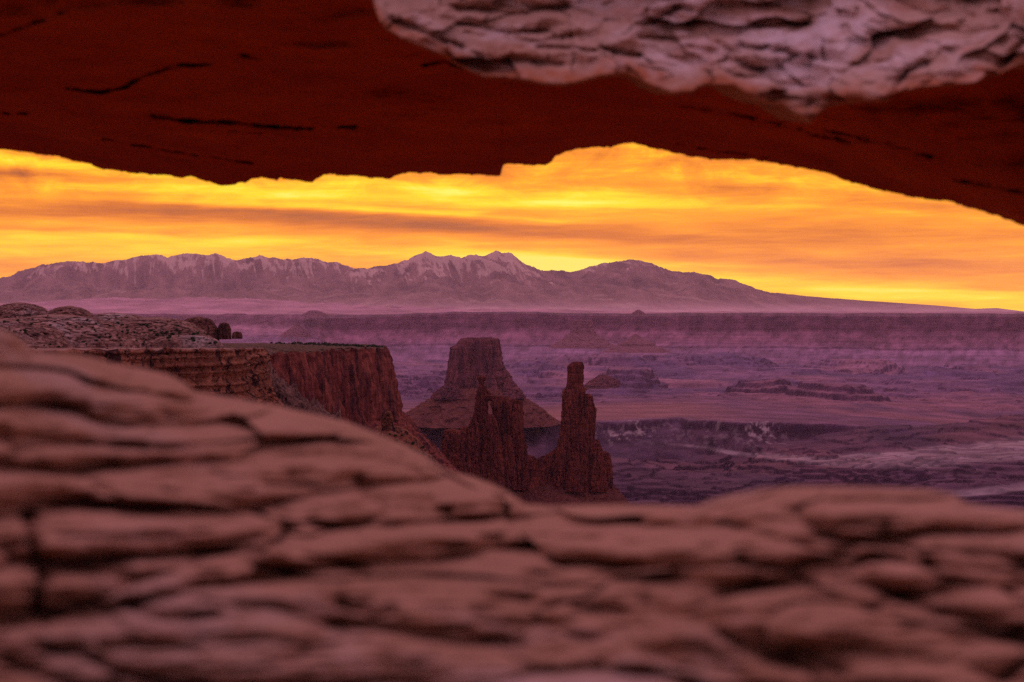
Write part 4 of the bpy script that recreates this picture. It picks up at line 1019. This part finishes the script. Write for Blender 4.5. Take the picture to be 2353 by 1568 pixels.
    tone = np.concatenate([np.repeat(tone[:, :1], len(first), 1), tone, np.repeat(tone[:, -1:], len(extra), 1)], 1)
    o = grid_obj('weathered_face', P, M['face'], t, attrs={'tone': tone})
    o['label'] = 'pale mauve weathered outer rock of the arch'
arch()

def apron():
    """the cliff and slope that fall from the ledge to the canyon floor"""
    az = np.linspace(-1.1, 1.1, 220); r = np.concatenate([np.linspace(0.9, 3, 10), np.geomspace(3.2, 1500, 150)])
    A, Rr = np.meshgrid(az, r, indexing='ij')
    x = np.sin(A) * Rr; y = np.cos(A) * Rr
    z = interp(Rr, [(0.9, -0.6), (3, -0.9), (5, -1.4), (9, -3), (12, -16), (60, -45), (100, -110), (400, -210), (900, -330), (1500, -375)])
    z = z + fbm(x / 30, y / 30, 0, 5, 801) * np.minimum(Rr * 0.06, 12) - np.minimum(Rr * 0.02, 10)
    o = grid_obj('slope', np.stack([x, y, z], -1), M['apron'], flip=False)
    tag(o, 'cliff and slope falling from the ledge to the canyon floor', kind='structure')
    # level rock behind the viewer
    gx, gy = np.meshgrid(np.linspace(-60, 60, 90), np.linspace(-120, 1.4, 90), indexing='ij')
    gz = -1.3 + 0.15 * fbm(gx / 4, gy / 4, 0, 5, 802) + 0.02 * (-gy)
    o = grid_obj('ground', np.stack([gx, gy, gz], -1), M['slick'])
    tag(o, 'bare rock ground on the near side of the arch', kind='structure')
apron()

# ------------------------------------------------------------------ air
def haze():
    x0, x1, y0, y1, z0, z1 = -16000, 18000, -3000, 41500, -460, 960
    V = [(x0, y0, z0), (x1, y0, z0), (x1, y1, z0), (x0, y1, z0), (x0, y0, z1), (x1, y0, z1), (x1, y1, z1), (x0, y1, z1)]
    Fc = [(0, 3, 2, 1), (4, 5, 6, 7), (0, 1, 5, 4), (1, 2, 6, 5), (2, 3, 7, 6), (3, 0, 4, 7)]
    m = bpy.data.materials.new('morning_haze'); m.use_nodes = True
    n = N(m.node_tree)
    pv = n.new('ShaderNodeVolumePrincipled')
    pv.inputs['Color'].default_value = HAZE_COL + (1,)
    pv.inputs['Density'].default_value = HAZE_DENS
    pv.inputs['Anisotropy'].default_value = 0.3
    out = n.new('ShaderNodeOutputMaterial'); n.t.links.new(pv.outputs[0], out.inputs['Volume'])
    o = link('haze', raw_mesh('haze', V, Fc, m, False))
    tag(o, 'thin purple morning haze filling the canyon air', kind='stuff')
HAZE_COL = (0.90, 0.62, 0.80)
HAZE_DENS = 1.15e-5
haze()
